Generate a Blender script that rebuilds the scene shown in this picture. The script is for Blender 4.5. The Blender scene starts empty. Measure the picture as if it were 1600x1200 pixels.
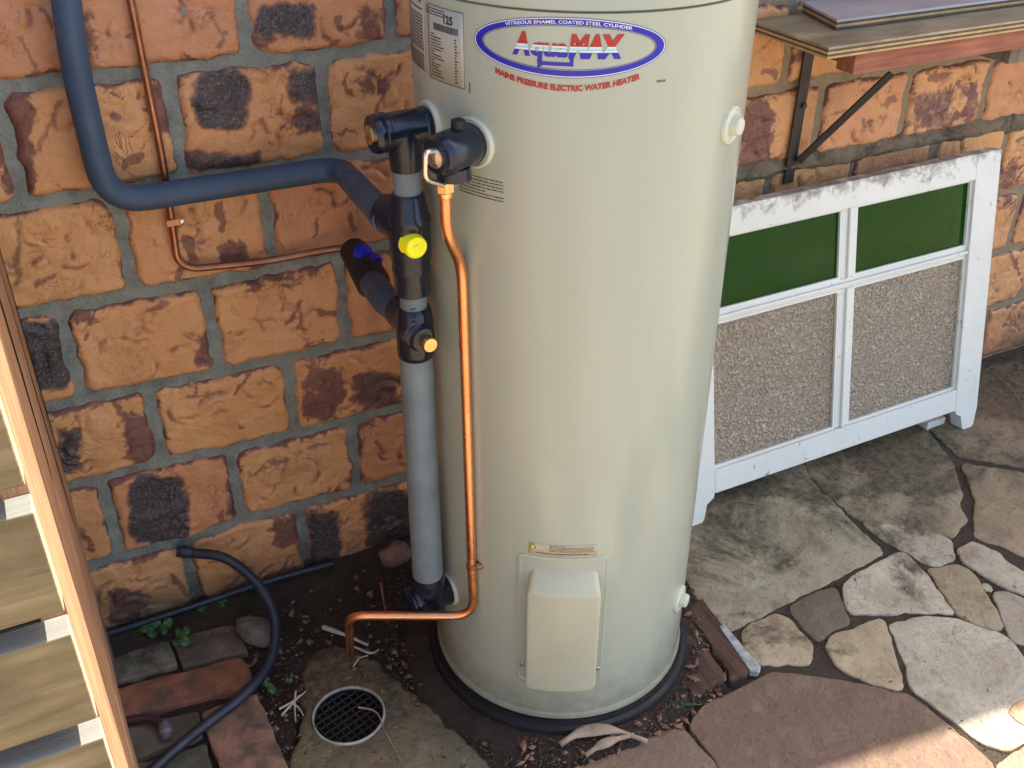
import bpy, bmesh, math, random
from mathutils import Vector, Matrix, noise
random.seed(7)
S = bpy.context.scene
COL = S.collection
PI = math.pi
R_ = math.radians

# ---------------------------------------------------------------- camera
F, YAW, PITCH, ROLL = 1.0036519, 0.4629449, 0.5646457, 0.0047541
CAM = Vector((-0.1118957, -1.6332537, 1.4979286))
def _axes():
    f = Vector((math.sin(YAW)*math.cos(PITCH), math.cos(YAW)*math.cos(PITCH), -math.sin(PITCH)))
    r = Vector((math.cos(YAW), -math.sin(YAW), 0)); u = r.cross(f)
    return r*math.cos(ROLL)+u*math.sin(ROLL), u*math.cos(ROLL)-r*math.sin(ROLL), f
AR, AU, AF = _axes()
cd = bpy.data.cameras.new('camera'); cam = bpy.data.objects.new('camera', cd); COL.objects.link(cam)
cd.sensor_fit = 'HORIZONTAL'; cd.sensor_width = 36; cd.lens = 36*F; cd.clip_start = .05; cd.clip_end = 500
cam.matrix_world = Matrix(((AR.x, AU.x, -AF.x, CAM.x), (AR.y, AU.y, -AF.y, CAM.y), (AR.z, AU.z, -AF.z, CAM.z), (0, 0, 0, 1)))
S.camera = cam

# ---------------------------------------------------------------- light
SUN = Vector((.58, .012, .80)).normalized()
w = bpy.data.worlds.new('World'); S.world = w; w.use_nodes = True
nt = w.node_tree; bg = nt.nodes['Background']; sky = nt.nodes.new('ShaderNodeTexSky')
sky.sky_type = 'NISHITA'; sky.sun_disc = False
sky.sun_elevation = math.asin(SUN.z); sky.sun_rotation = math.atan2(SUN.x, SUN.y)
sky.air_density = .9; sky.dust_density = 2.2; sky.ozone_density = .6
nt.links.new(sky.outputs[0], bg.inputs[0]); bg.inputs[1].default_value = .15
sl = bpy.data.lights.new('sun', 'SUN'); so = bpy.data.objects.new('sun', sl); COL.objects.link(so)
sl.energy = 5.0; sl.angle = R_(.6); sl.color = (1, .93, .82)
so.rotation_euler = SUN.to_track_quat('Z', 'Y').to_euler(); so.location = (3, 0, 6)
S.view_settings.view_transform = 'Standard'; S.view_settings.look = 'None'
S.view_settings.exposure = 1.47; S.view_settings.gamma = 1
try: S.view_settings.use_curve_mapping = False
except Exception: pass

# ---------------------------------------------------------------- picture <-> place
def ray(x, y): return AF + AR*((x-800)/(1600*F)) - AU*((y-600)/(1600*F))
def at(x, y, axis='z', v=0.):            # where the sight line through a photo point meets a plane of the place
    d = ray(x, y); i = 'xyz'.index(axis); return CAM + d*((v-CAM[i])/d[i])
def atp(x, y, P, N):
    d = ray(x, y); return CAM + d*((P-CAM).dot(N)/d.dot(N))
def px(P):
    d = Vector(P)-CAM; z = d.dot(AF); return 800+1600*F*d.dot(AR)/z, 600-1600*F*d.dot(AU)/z
TX, TY, TR = .616, -.381, .232
def cyl(phi, z, r=TR): a = R_(phi); return Vector((TX+r*math.cos(a), TY+r*math.sin(a), z))
def atc(x, y, r=TR):
    d = ray(x, y); ox, oy = CAM.x-TX, CAM.y-TY
    a = d.x**2+d.y**2; b = 2*(ox*d.x+oy*d.y); c = ox*ox+oy*oy-r*r; D = b*b-4*a*c
    t = -b/2/a if D < 0 else (-b-math.sqrt(D))/2/a
    return CAM+d*t
def sm(a, b, x):
    t = min(1, max(0, (x-a)/(b-a))); return t*t*(3-2*t)
def nz(x, y, z=0, o=3): return noise.fractal(Vector((x, y, z)), 1.0, 2.0, o)

# ---------------------------------------------------------------- object helpers
def link(name, me, m=None, parent=None, smooth=False):
    o = bpy.data.objects.new(name, me); COL.objects.link(o)
    if m: me.materials.append(m)
    if smooth:
        me.polygons.foreach_set('use_smooth', [True]*len(me.polygons)); 
    if parent: o.parent = parent
    return o
def mesh(name, V, Fc, m=None, parent=None, smooth=False):
    me = bpy.data.meshes.new(name); me.from_pydata([tuple(v) for v in V], [], Fc); me.update()
    return link(name, me, m, parent, smooth)
def fromb(name, bm, m=None, parent=None, smooth=False):
    bmesh.ops.recalc_face_normals(bm, faces=bm.faces)
    me = bpy.data.meshes.new(name); bm.to_mesh(me); bm.free(); return link(name, me, m, parent, smooth)
def tag(o, label=None, cat=None, group=None, kind=None):
    if label: o['label'] = label
    if cat: o['category'] = cat
    if group: o['group'] = group
    if kind: o['kind'] = kind
    return o
def thing(name, label, cat, loc=(0, 0, 0), group=None, kind=None):
    o = bpy.data.objects.new(name, None); COL.objects.link(o); o.empty_display_size = .05
    o['_loc'] = tuple(loc); tag(o, label, cat, group, kind); return o
def settle():                             # put each Empty at its thing's base, children keep their place
    for o in list(COL.objects):
        if '_loc' in o:
            L = Vector(o['_loc']); del o['_loc']; o.location = L
            for c in o.children: c.location = Vector(c.location)-L
def bev(o, wd, seg=2, ang=40):
    md = o.modifiers.new('bevel', 'BEVEL'); md.width = wd; md.segments = seg; md.limit_method = 'ANGLE'; md.angle_limit = R_(ang); return o
def box(name, a, b, m, parent=None, bevel=0, jit=0):
    bm = bmesh.new(); 
    vs = [bm.verts.new(((a[0], b[0])[i & 1], (a[1], b[1])[i >> 1 & 1], (a[2], b[2])[i >> 2 & 1])) for i in range(8)]
    for f in ((0, 1, 3, 2), (4, 5, 7, 6), (0, 1, 5, 4), (2, 3, 7, 6), (0, 2, 6, 4), (1, 3, 7, 5)): bm.faces.new([vs[i] for i in f])
    if jit:
        for v in vs: v.co += Vector((random.uniform(-jit, jit) for _ in range(3)))
    o = fromb(name, bm, m, parent)
    if bevel: bev(o, bevel)
    return o
def prism(name, pts, off, m, parent=None, bevel=0):      # polygon of 3-D points pushed along off
    bm = bmesh.new(); off = Vector(off)
    A = [bm.verts.new(p) for p in pts]; B = [bm.verts.new(Vector(p)+off) for p in pts]; n = len(pts)
    bm.faces.new(A); bm.faces.new(B[::-1])
    for i in range(n): bm.faces.new((A[i], B[i], B[(i+1) % n], A[(i+1) % n]))
    bmesh.ops.triangulate(bm, faces=[f for f in bm.faces if len(f.verts) > 4])
    o = fromb(name, bm, m, parent)
    if bevel: bev(o, bevel)
    return o
def fillet(pts, rad, n=8):
    P = [Vector(p) for p in pts]; out = [P[0]]
    for i in range(1, len(P)-1):
        r = rad[i-1] if isinstance(rad, (list, tuple)) else rad
        a, b = (P[i-1]-P[i]), (P[i+1]-P[i]); r = min(r, a.length*.49, b.length*.49)
        A, B = P[i]+a.normalized()*r, P[i]+b.normalized()*r
        for k in range(n+1):
            t = k/n; out.append(A*(1-t)**2+P[i]*2*t*(1-t)+B*t*t)
    out.append(P[-1]); return out
def tube_mesh(pts, rad, seg=20, caps=True):
    P = [Vector(p) for p in pts]; n = len(P); V = []; Fc = []
    T = [(P[min(i+1, n-1)]-P[max(i-1, 0)]).normalized() for i in range(n)]
    up = Vector((0, 0, 1)) if abs(T[0].z) < .9 else Vector((1, 0, 0)); nrm = T[0].cross(up).normalized()
    for i in range(n):
        nrm = (nrm-T[i]*nrm.dot(T[i])).normalized(); bi = T[i].cross(nrm)
        r = rad[i] if isinstance(rad, (list, tuple)) else rad
        for k in range(seg):
            a = 2*PI*k/seg; V.append(P[i]+nrm*(r*math.cos(a))+bi*(r*math.sin(a)))
    for i in range(n-1):
        for k in range(seg):
            k2 = (k+1) % seg; Fc.append((i*seg+k, i*seg+k2, (i+1)*seg+k2, (i+1)*seg+k))
    if caps: Fc += [tuple(range(seg))[::-1], tuple(range((n-1)*seg, n*seg))]
    return V, Fc
def tube(name, pts, rad, m, parent=None, seg=20, caps=True):
    V, Fc = tube_mesh(pts, rad, seg, caps); o = mesh(name, V, Fc, m, parent, True); autos(o); return o
def autos(o, ang=35):
    me = o.data; me.polygons.foreach_set('use_smooth', [True]*len(me.polygons))
    bm = bmesh.new(); bm.from_mesh(me)
    for e in bm.edges:
        if len(e.link_faces) == 2 and e.calc_face_angle(0) > R_(ang): e.smooth = False
    bm.to_mesh(me); bm.free(); return o
def lathe(name, prof, origin, axis, m, parent=None, seg=40):   # prof: (distance along axis, radius)
    axis = Vector(axis).normalized(); o = Vector(origin)
    h = Vector((0, 0, 1)) if abs(axis.z) < .9 else Vector((1, 0, 0)); a = axis.cross(h).normalized(); b = axis.cross(a)
    V = []; Fc = []
    for d, r in prof:
        for k in range(seg):
            t = 2*PI*k/seg; V.append(o+axis*d+a*(r*math.cos(t))+b*(r*math.sin(t)))
    n = len(prof)
    for i in range(n-1):
        for k in range(seg):
            k2 = (k+1) % seg; Fc.append((i*seg+k, i*seg+k2, (i+1)*seg+k2, (i+1)*seg+k))
    Fc += [tuple(range(seg))[::-1], tuple(range((n-1)*seg, n*seg))]
    bm = bmesh.new(); me = bpy.data.meshes.new(name); me.from_pydata([tuple(v) for v in V], [], Fc); bm.from_mesh(me)
    bmesh.ops.remove_doubles(bm, verts=bm.verts, dist=1e-6); bmesh.ops.recalc_face_normals(bm, faces=bm.faces); bm.to_mesh(me); bm.free()
    return autos(link(name, me, m, parent, True))

# ---------------------------------------------------------------- materials
class NT:
    def __init__(s, name):
        s.m = bpy.data.materials.new(name); s.m.use_nodes = True; s.t = s.m.node_tree; s.b = s.t.nodes['Principled BSDF']
    def n(s, typ, **kw):
        x = s.t.nodes.new('ShaderNode'+typ)
        for k, v in kw.items(): setattr(x, k, v)
        return x
    def l(s, a, b): s.t.links.new(a, b)
    def pos(s, obj=False):
        if obj: return s.n('TexCoord').outputs['Object']
        return s.n('NewGeometry').outputs['Position']
    def scale(s, v, sc):
        m = s.n('Mapping'); m.inputs['Scale'].default_value = sc; s.l(v, m.inputs[0]); return m.outputs[0]
    def noise(s, v, sc, det=4, rough=.55, dist=0):
        x = s.n('TexNoise'); x.inputs['Scale'].default_value = sc; x.inputs['Detail'].default_value = det
        x.inputs['Roughness'].default_value = rough; x.inputs['Distortion'].default_value = dist; s.l(v, x.inputs['Vector']); return x.outputs['Fac']
    def vor(s, v, sc, feat='F1'):
        x = s.n('TexVoronoi', feature=feat); x.inputs['Scale'].default_value = sc; s.l(v, x.inputs['Vector']); return x.outputs['Distance']
    def ramp(s, f, *st):
        x = s.n('ValToRGB'); e = x.color_ramp.elements
        while len(e) < len(st): e.new(.5)
        for i, (p, c) in enumerate(st):
            e[i].position = p; e[i].color = (c, c, c, 1) if isinstance(c, (int, float)) else (*c, 1)
        s.l(f, x.inputs[0]); return x.outputs[0]
    def mix(s, f, a, b, mode='MIX'):
        x = s.n('Mix', data_type='RGBA', blend_type=mode)
        if isinstance(f, (int, float)): x.inputs[0].default_value = f
        else: s.l(f, x.inputs[0])
        for i, c in ((6, a), (7, b)):
            if isinstance(c, tuple): x.inputs[i].default_value = (*c, 1)
            else: s.l(c, x.inputs[i])
        return x.outputs[2]
    def math(s, op, a, b=0., c=0.):
        x = s.n('Math', operation=op)
        for i, v in enumerate((a, b, c)):
            if isinstance(v, (int, float)): x.inputs[i].default_value = v
            else: s.l(v, x.inputs[i])
        return x.outputs[0]
    def bump(s, h, d, strength=1., prev=None):
        x = s.n('Bump'); x.inputs['Strength'].default_value = strength; x.inputs['Distance'].default_value = d
        s.l(h, x.inputs['Height'])
        if prev: s.l(prev, x.inputs['Normal'])
        return x.outputs[0]
    def out(s, col=None, rough=None, nor=None, **kw):
        if col is not None:
            if isinstance(col, tuple): s.b.inputs['Base Color'].default_value = (*col, 1)
            else: s.l(col, s.b.inputs['Base Color'])
        if rough is not None:
            if isinstance(rough, (int, float)): s.b.inputs['Roughness'].default_value = rough
            else: s.l(rough, s.b.inputs['Roughness'])
        if nor is not None: s.l(nor, s.b.inputs['Normal'])
        for k, v in kw.items():
            i = s.b.inputs[k.replace('_', ' ')]
            i.default_value = (*v, 1) if isinstance(v, tuple) else v
        return s.m
    def attr(s, name):
        a = s.n('Attribute', attribute_name=name); return a
def plain(name, col, rough=.5, bump=.0, bsc=60, var=.15, vs=8, **kw):
    t = NT(name); p = t.pos(); n1 = t.noise(p, vs, 5)
    c = t.mix(t.ramp(n1, (.3, 0), (.75, 1)), tuple(x*(1-var) for x in col), tuple(min(1, x*(1+var)) for x in col))
    nor = t.bump(t.noise(p, bsc, 5), bump) if bump else None
    rr = t.ramp(t.noise(p, vs*2.3, 4), (.3, max(0, rough-.08)), (.7, min(1, rough+.1)))
    return t.out(c, rr, nor, **kw)

def mat_brick():
    t = NT('kiln_fired_brick'); p = t.pos(); a = t.attr('mask'); sep = t.n('SeparateColor'); t.l(a.outputs['Color'], sep.inputs[0])
    blk, edg, tone = sep.outputs[0], sep.outputs[1], sep.outputs[2]
    cav = t.attr('fold').outputs['Fac']
    n1 = t.noise(p, 26, 6, .65, .8); n2 = t.noise(p, 6, 4, .6, .4); n3 = t.noise(p, 170, 4, .7); n4 = t.noise(p, 48, 6, .7, 1.5)
    base = t.mix(t.ramp(n2, (.35, 0), (.65, 1)), (.76, .41, .175), (.66, .32, .115))
    base = t.mix(t.ramp(t.noise(p, 11, 5, .6, 1.), (.50, 0), (.66, .6)), base, (.68, .31, .14))
    base = t.mix(t.ramp(tone, (0, 0), (1, .75)), base, (.56, .235, .12))
    base = t.mix(t.ramp(n4, (.57, 0), (.70, .60)), base, (.40, .165, .085))
    base = t.mix(t.ramp(n3, (.30, .45), (.40, 0)), base, (.20, .10, .05))
    base = t.mix(t.ramp(t.math('ADD', cav, t.math('MULTIPLY', t.math('SUBTRACT', n1, .5), .5)), (.12, 0), (.62, .85)), base, (.22, .085, .055))  # traced dark strokes, and crease shade painted along the dents
    # fine curved cracks and clay folds, pits
    ln = t.math('ABSOLUTE', t.math('SUBTRACT', t.noise(p, 15, 3, .5, 2.2), .5))
    lm = t.math('MULTIPLY', t.ramp(ln, (.0, 1), (.012, 0)), t.ramp(t.noise(p, 9, 3), (.56, 0), (.66, 1)))
    base = t.mix(t.math('MULTIPLY', lm, .30), base, (.17, .075, .05))
    ln2 = t.math('ABSOLUTE', t.math('SUBTRACT', t.noise(p, 24, 2, .5, 3.0), .52))
    lm2 = t.math('MULTIPLY', t.ramp(ln2, (.0, 1), (.07, 0)), t.ramp(t.noise(p, 10, 3), (.52, 0), (.64, 1)))
    base = t.mix(t.math('MULTIPLY', lm2, .35), base, (.50, .24, .12))
    pit = t.ramp(t.vor(p, 75), (.07, 1), (.12, 0))
    base = t.mix(t.math('MULTIPLY', pit, t.ramp(n1, (.5, 0), (.6, .85))), base, (.12, .06, .045))
    # purple-brown flashing along the arrises
    em = t.math('ADD', edg, t.math('MULTIPLY', t.math('SUBTRACT', n1, .5), 2.6))
    em = t.math('ADD', em, t.math('MULTIPLY', t.math('SUBTRACT', n4, .5), 1.2))
    em = t.ramp(em, (.56, 0), (.86, 1))
    base = t.mix(t.math('MULTIPLY', em, .9), base, t.mix(t.ramp(n4, (.35, 0), (.65, 1)), (.085, .035, .04), (.25, .09, .07)))
    # burnt black patches: a brown-purple halo, then a speckled black core
    nb = t.math('ADD', blk, t.math('MULTIPLY', t.math('SUBTRACT', t.noise(p, 45, 7, .75, .8), .5), .95))
    base = t.mix(t.math('MULTIPLY', t.ramp(nb, (.36, 0), (.58, 1)), .72), base, t.mix(n1, (.13, .05, .05), (.25, .11, .08)))
    n5 = t.noise(p, 210, 4, .8)
    dark = t.mix(t.ramp(n5, (.48, 0), (.66, 1)), t.mix(n1, (.020, .020, .026), (.065, .055, .06)), (.19, .155, .14))
    base = t.mix(t.ramp(nb, (.55, 0), (.80, .97)), base, dark)
    base = t.mix(t.ramp(t.noise(p, 100, 5, .75), (.66, 0), (.76, .45)), base, (.66, .55, .45))
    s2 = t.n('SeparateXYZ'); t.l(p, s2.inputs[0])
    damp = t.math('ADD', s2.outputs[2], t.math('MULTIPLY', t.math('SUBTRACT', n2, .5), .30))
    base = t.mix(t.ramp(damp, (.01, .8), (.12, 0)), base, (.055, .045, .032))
    nor = t.bump(t.noise(p, 60, 6, .6, .8), .0022); nor = t.bump(t.noise(p, 13, 2, .4, 1.2), .012, .8, nor); nor = t.bump(n3, .0012, 1, nor); nor = t.bump(t.math('SUBTRACT', t.math('MULTIPLY', lm2, .6), lm), .0018, 1, nor)
    rough = t.ramp(n1, (.3, .34), (.7, .62))
    return t.out(base, rough, nor, Specular_IOR_Level=.5)
def mat_mortar():
    t = NT('mortar'); p = t.pos(); n = t.noise(p, 30, 6, .65)
    c = t.mix(t.ramp(n, (.3, 0), (.7, 1)), (.16, .18, .155), (.34, .37, .325))
    c = t.mix(t.ramp(t.noise(p, 5, 4), (.45, 0), (.7, .6)), c, (.27, .27, .20))
    s2 = t.n('SeparateXYZ'); t.l(p, s2.inputs[0])
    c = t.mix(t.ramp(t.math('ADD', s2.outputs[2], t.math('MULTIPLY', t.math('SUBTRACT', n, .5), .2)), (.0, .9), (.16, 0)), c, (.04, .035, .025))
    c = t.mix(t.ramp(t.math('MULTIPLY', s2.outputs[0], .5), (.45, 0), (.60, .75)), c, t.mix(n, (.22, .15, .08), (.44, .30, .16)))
    c = t.mix(t.ramp(t.noise(p, 220, 4, .8), (.56, 0), (.66, .5)), c, (.10, .10, .08))
    nor = t.bump(n, .006); nor = t.bump(t.noise(p, 260, 4), .003, 1, nor)
    return t.out(c, .9, nor)
def mat_stone(name, wet=0.):
    t = NT(name); p = t.pos(); oi = t.n('ObjectInfo'); n1 = t.noise(p, 7, 7, .62, .6); n2 = t.noise(p, 50, 6, .7); n3 = t.noise(p, 17, 6, .65, 1.2)
    base = t.mix(t.ramp(n1, (.34, 0), (.62, 1)), t.mix(.45, oi.outputs['Color'], (.24, .155, .08)), oi.outputs['Color'])
    base = t.mix(t.ramp(n3, (.54, 0), (.68, .55)), base, (.36, .24, .12))
    base = t.mix(t.ramp(t.noise(p, 12, 6, .7, .3), (.56, 0), (.68, .18)), base, (.58, .50, .37))
    base = t.mix(t.ramp(n2, (.33, .6), (.46, 0)), base, t.mix(.5, base, (.09, .065, .045)))
    s2 = t.n('SeparateXYZ'); t.l(p, s2.inputs[0])
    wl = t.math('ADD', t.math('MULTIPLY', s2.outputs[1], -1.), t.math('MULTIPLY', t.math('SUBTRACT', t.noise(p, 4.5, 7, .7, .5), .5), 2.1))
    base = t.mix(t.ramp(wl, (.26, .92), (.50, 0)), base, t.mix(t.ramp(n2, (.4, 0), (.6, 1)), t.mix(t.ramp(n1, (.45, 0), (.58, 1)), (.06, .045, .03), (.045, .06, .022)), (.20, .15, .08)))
    base = t.mix(t.ramp(t.noise(p, 150, 4, .8), (.64, 0), (.72, .65)), base, (.05, .035, .025))
    base = t.mix(t.ramp(t.noise(p, 260, 3, .8), (.70, 0), (.76, .6)), base, (.62, .58, .50))
    base = t.mix(t.ramp(t.noise(p, 3.2, 7, .72, .8), (.52, 0), (.66, .50)), base, t.mix(n3, (.16, .095, .06), (.30, .20, .115)))
    base = t.mix(t.ramp(t.noise(p, 70, 6, .8), (.57, 0), (.66, .5)), base, t.mix(.5, base, (.10, .07, .05)))
    base = t.mix(t.math('MULTIPLY', t.ramp(t.noise(p, 95, 5, .85, .5), (.55, 0), (.63, .75)), t.ramp(t.noise(p, 4, 4, .6), (.46, 0), (.58, 1))), base, t.mix(.55, base, (.055, .03, .03)))
    nor = t.bump(t.noise(p, 11, 8, .66, .3), .018); nor = t.bump(t.noise(p, 110, 6, .75), .0034, 1, nor)
    return t.out(base, t.ramp(n1, (.3, .5), (.7, .85)), nor)
def mat_soil():
    t = NT('soil'); p = t.pos(); n1 = t.noise(p, 6, 6, .65); n2 = t.noise(p, 55, 6, .7)
    c = t.mix(n2, (.022, .015, .010), (.13, .082, .052))
    s2 = t.n('SeparateXYZ'); t.l(p, s2.inputs[0])
    c = t.mix(t.ramp(n1, (.5, 0), (.7, .7)), c, (.13, .075, .045))
    c = t.mix(t.ramp(t.noise(p, 13, 5, .6), (.54, 0), (.66, .7)), c, (.03, .05, .018))
    c = t.mix(t.ramp(t.math('MULTIPLY', s2.outputs[0], .5), (.40, 0), (.50, .55)), c, t.mix(n2, (.09, .055, .03), (.27, .18, .11)))
    far = t.math('MULTIPLY', s2.outputs[1], -1.)
    c = t.mix(t.ramp(t.math('MULTIPLY', far, .25), (.5, 0), (.8, 1)), c, (.34, .27, .19))
    nor = t.bump(n2, .010); nor = t.bump(t.noise(p, 220, 4, .7), .004, 1, nor)
    return t.out(c, .85, nor)
def mat_wood(name, c1, c2, sc=(1, 1, 1), bump=.0015, rough=.75, grain=60, axis=0):
    t = NT(name); p = t.pos(); s = [grain]*3; s[axis] = grain*.06
    v = t.scale(p, tuple(s)); n = t.noise(v, 1, 6, .6, .7); n2 = t.noise(p, 8, 4)
    c = t.mix(t.ramp(n, (.32, 0), (.66, 1)), c1, c2)
    c = t.mix(t.ramp(n2, (.4, .35), (.6, 0)), c, tuple(x*.6 for x in c1))
    nor = t.bump(n, bump)
    return t.out(c, rough, nor)

M = {}
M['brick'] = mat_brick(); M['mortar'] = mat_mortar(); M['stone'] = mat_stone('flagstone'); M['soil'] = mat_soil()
def mat_paver():
    t = NT('old_paver'); p = t.pos(); oi = t.n('ObjectInfo'); n1 = t.noise(p, 16, 6, .65, .5)
    b = t.mix(t.ramp(n1, (.4, 0), (.62, 1)), t.mix(.8, oi.outputs['Color'], (.07, .065, .045)), oi.outputs['Color'])
    b = t.mix(t.ramp(t.noise(p, 30, 5, .7), (.60, 0), (.72, .6)), b, (.40, .33, .28))
    nor = t.bump(t.noise(p, 70, 6, .7), .004); return t.out(b, .85, nor)
M['paver'] = mat_paver()
def mat_tank():
    t = NT('cream_enamel_paint'); p = t.pos(); n = t.noise(t.scale(p, (6, 6, 1.2)), 1, 5, .6)
    c = t.mix(t.ramp(n, (.35, 0), (.7, 1)), (.362, .398, .315), (.392, .425, .335))
    c = t.mix(t.ramp(t.noise(p, 260, 3, .6), (.71, 0), (.76, .35)), c, (.22, .20, .13))
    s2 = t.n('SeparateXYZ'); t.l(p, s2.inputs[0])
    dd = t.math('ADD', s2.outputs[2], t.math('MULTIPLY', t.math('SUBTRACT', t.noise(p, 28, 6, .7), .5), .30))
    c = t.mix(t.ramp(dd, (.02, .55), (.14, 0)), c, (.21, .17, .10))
    dr = t.noise(t.scale(p, (38, 38, 1.4)), 1, 5, .65)
    c = t.mix(t.ramp(dr, (.60, 0), (.72, .22)), c, (.30, .27, .18))
    c = t.mix(t.ramp(t.noise(p, 7, 6, .7), (.56, 0), (.70, .20)), c, (.50, .47, .34))
    nor = t.bump(t.noise(t.scale(p, (2, 2, .8)), 1, 1), .004, .3)
    return t.out(c, t.ramp(n, (.3, .27), (.7, .36)), nor, Specular_IOR_Level=.5, Coat_Weight=.6, Coat_Roughness=.18)
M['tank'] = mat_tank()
M['cream'] = plain('cream_plastic', (.46, .455, .33), .4, var=.05)
M['white'] = plain('white_plastic', (.58, .58, .45), .4, var=.10)
M['pad'] = plain('black_plastic_base', (.006, .006, .008), .6, .001, 90, .3)
M['black'] = plain('black_poly_fitting', (.008, .013, .024), .20, .0006, 60, .3)  # blue cast in the black is reflected sky put into the base colour
M['blackm'] = plain('black_foam', (.014, .014, .018), .55, .001, 90, .3)
M['insul'] = plain('dark_blue_grey_pipe_lagging', (.050, .088, .145), .55, .0016, 60, .25, 9)
M['grey'] = plain('grey_pipe_lagging', (.155, .195, .21), .6, .0016, 60, .22, 12)
M['hose'] = plain('black_rubber_hose', (.022, .027, .045), .42, .001, 120, .35, 14)
M['copper'] = plain('bright_copper', (.88, .40, .19), .30, .0002, 200, .14, 16, Metallic=1.)
M['copperold'] = plain('dull_copper', (.38, .18, .11), .42, .0004, 160, .35, 16, Metallic=1.)
M['brass'] = plain('brass', (.78, .56, .24), .28, .0004, 100, .12, Metallic=1.)
M['steel'] = plain('plated_steel', (.62, .60, .56), .25, .0003, 100, .1, Metallic=1.)
M['iron'] = plain('dark_painted_iron', (.030, .022, .018), .55, .0015, 60, .4)
M['yellow'] = plain('yellow_plastic', (.92, .92, .012), .35, var=.06)
M['blue'] = plain('blue_plastic', (.010, .018, .55), .3, var=.1)
M['red_ink'] = plain('red_print', (.40, .022, .018), .45, var=.05)
M['blue_ink'] = plain('blue_print', (.010, .012, .34), .4, var=.05)
M['white_ink'] = plain('white_print', (.72, .74, .76), .45, var=.04)
M['cyan_ink'] = plain('pale_cyan_print', (.35, .62, .62), .45, var=.04)
M['black_ink'] = plain('black_print', (.045, .042, .038), .5, var=.1)
M['label'] = plain('label_film', (.45, .44, .36), .42, var=.05)
M['label2'] = plain('yellowed_sticker', (.50, .43, .28), .5, var=.12, vs=40)
M['dark'] = plain('dark_void', (.006, .006, .006), .9)
M['pvc'] = plain('weathered_white_pvc', (.42, .42, .39), .6, .003, 60, .55, 45)
M['root'] = plain('dry_white_root', (.46, .41, .33), .8, .001, 120, .4)
M['bark'] = plain('dry_bark', (.36, .26, .18), .85, .003, 70, .3, 30)
M['leaf'] = plain('green_leaf', (.035, .12, .025), .45, .001, 90, .4, 30)
def mat_paint():
    t = NT('flaking_white_paint'); p = t.pos(); n = t.noise(p, 30, 6, .7, .4)
    c = t.mix(t.ramp(t.noise(p, 7, 4), (.35, 0), (.7, 1)), (.80, .79, .70), (.74, .73, .64))
    c = t.mix(t.ramp(n, (.63, 0), (.68, .8)), c, (.22, .19, .13))
    c = t.mix(t.ramp(t.noise(t.scale(p, (18, 18, 60)), 1, 5, .7), (.66, 0), (.72, .7)), c, (.16, .13, .10))
    # grime collects along the top rail
    s2 = t.n('SeparateXYZ'); t.l(p, s2.inputs[0])
    g = t.math('ADD', s2.outputs[2], t.math('MULTIPLY', t.math('SUBTRACT', n, .5), .20))
    c = t.mix(t.ramp(g, (.665, 0), (.70, .75)), c, (.16, .13, .09))
    nor = t.bump(n, .0016); return t.out(c, .5, nor)
M['paint'] = mat_paint()
def mat_glass(name, col, tr, bumpy):
    t = NT(name); p = t.pos()
    nor = None
    if bumpy:
        h = t.noise(p, 135, 1, .3, .6); nor = t.bump(h, .022)
    if bumpy:
        hh = t.ramp(h, (.55, 0), (.72, 1)); col = t.mix(t.math('MULTIPLY', hh, t.ramp(t.noise(p, 30, 4), (.35, .35), (.6, 1))), (.74, .59, .41), (1, .93, .80))  # bump tops coloured paler: glints painted into the glass
    return t.out(col, .05 if bumpy else .08, nor, Transmission_Weight=tr, IOR=1.45 if bumpy else 1.25)
M['green'] = mat_glass('dark_green_glass', (.014, .17, .008), .75, False)
M['obscure'] = mat_glass('pebbled_obscure_glass', (.86, .70, .52), .45, True)
def mat_slat():
    t = NT('olive_treated_timber'); p = t.pos(); n = t.noise(t.scale(p, (3, 30, 42)), 1, 7, .65, 1.2); n2 = t.noise(p, 14, 5)
    c = t.mix(t.ramp(n, (.34, 0), (.64, 1)), (.155, .11, .048), (.30, .225, .11)); c = t.mix(t.ramp(n2, (.42, .5), (.6, 0)), c, (.12, .085, .04))
    c = t.mix(t.ramp(t.noise(t.scale(p, (6, 60, 110)), 1, 4, .7), (.30, .6), (.40, 0)), c, (.09, .06, .03))
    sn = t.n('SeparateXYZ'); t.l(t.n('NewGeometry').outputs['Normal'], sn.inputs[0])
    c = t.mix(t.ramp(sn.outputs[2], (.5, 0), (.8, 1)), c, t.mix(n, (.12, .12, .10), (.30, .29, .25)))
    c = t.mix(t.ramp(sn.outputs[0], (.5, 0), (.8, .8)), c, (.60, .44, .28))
    return t.out(c, .75, t.bump(n, .003))
M['board_wood'] = mat_slat()
M['side_wood'] = mat_wood('reddish_sawn_timber', (.30, .135, .065), (.52, .29, .15), grain=60, axis=2, bump=.003)
M['grey_wood'] = mat_wood('weathered_grey_timber', (.14, .115, .08), (.26, .225, .17), grain=60, axis=2)
M['red_wood'] = mat_wood('red_hardwood', (.25, .075, .045), (.50, .20, .12), grain=60, axis=0, bump=.003)
M['rotten'] = mat_wood('rotten_red_timber', (.035, .018, .012), (.17, .085, .05), grain=55, axis=1, bump=.012)
def mat_ply(name, top, stain):
    t = NT(name); p = t.pos(); ob = t.n('NewGeometry'); sn = t.n('SeparateXYZ'); t.l(ob.outputs['Normal'], sn.inputs[0])
    n = t.noise(t.scale(p, (5, 16, 16)), 1, 6, .65, .4)
    ct = t.mix(t.ramp(n, (.38, 0), (.66, 1)), stain, top)
    ct = t.mix(t.ramp(t.noise(p, 40, 5, .7), (.66, 0), (.72, .6)), ct, (.10, .08, .05))
    return t.out(ct, t.ramp(n, (.3, .35), (.7, .6)), t.bump(n, .0015))
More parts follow.
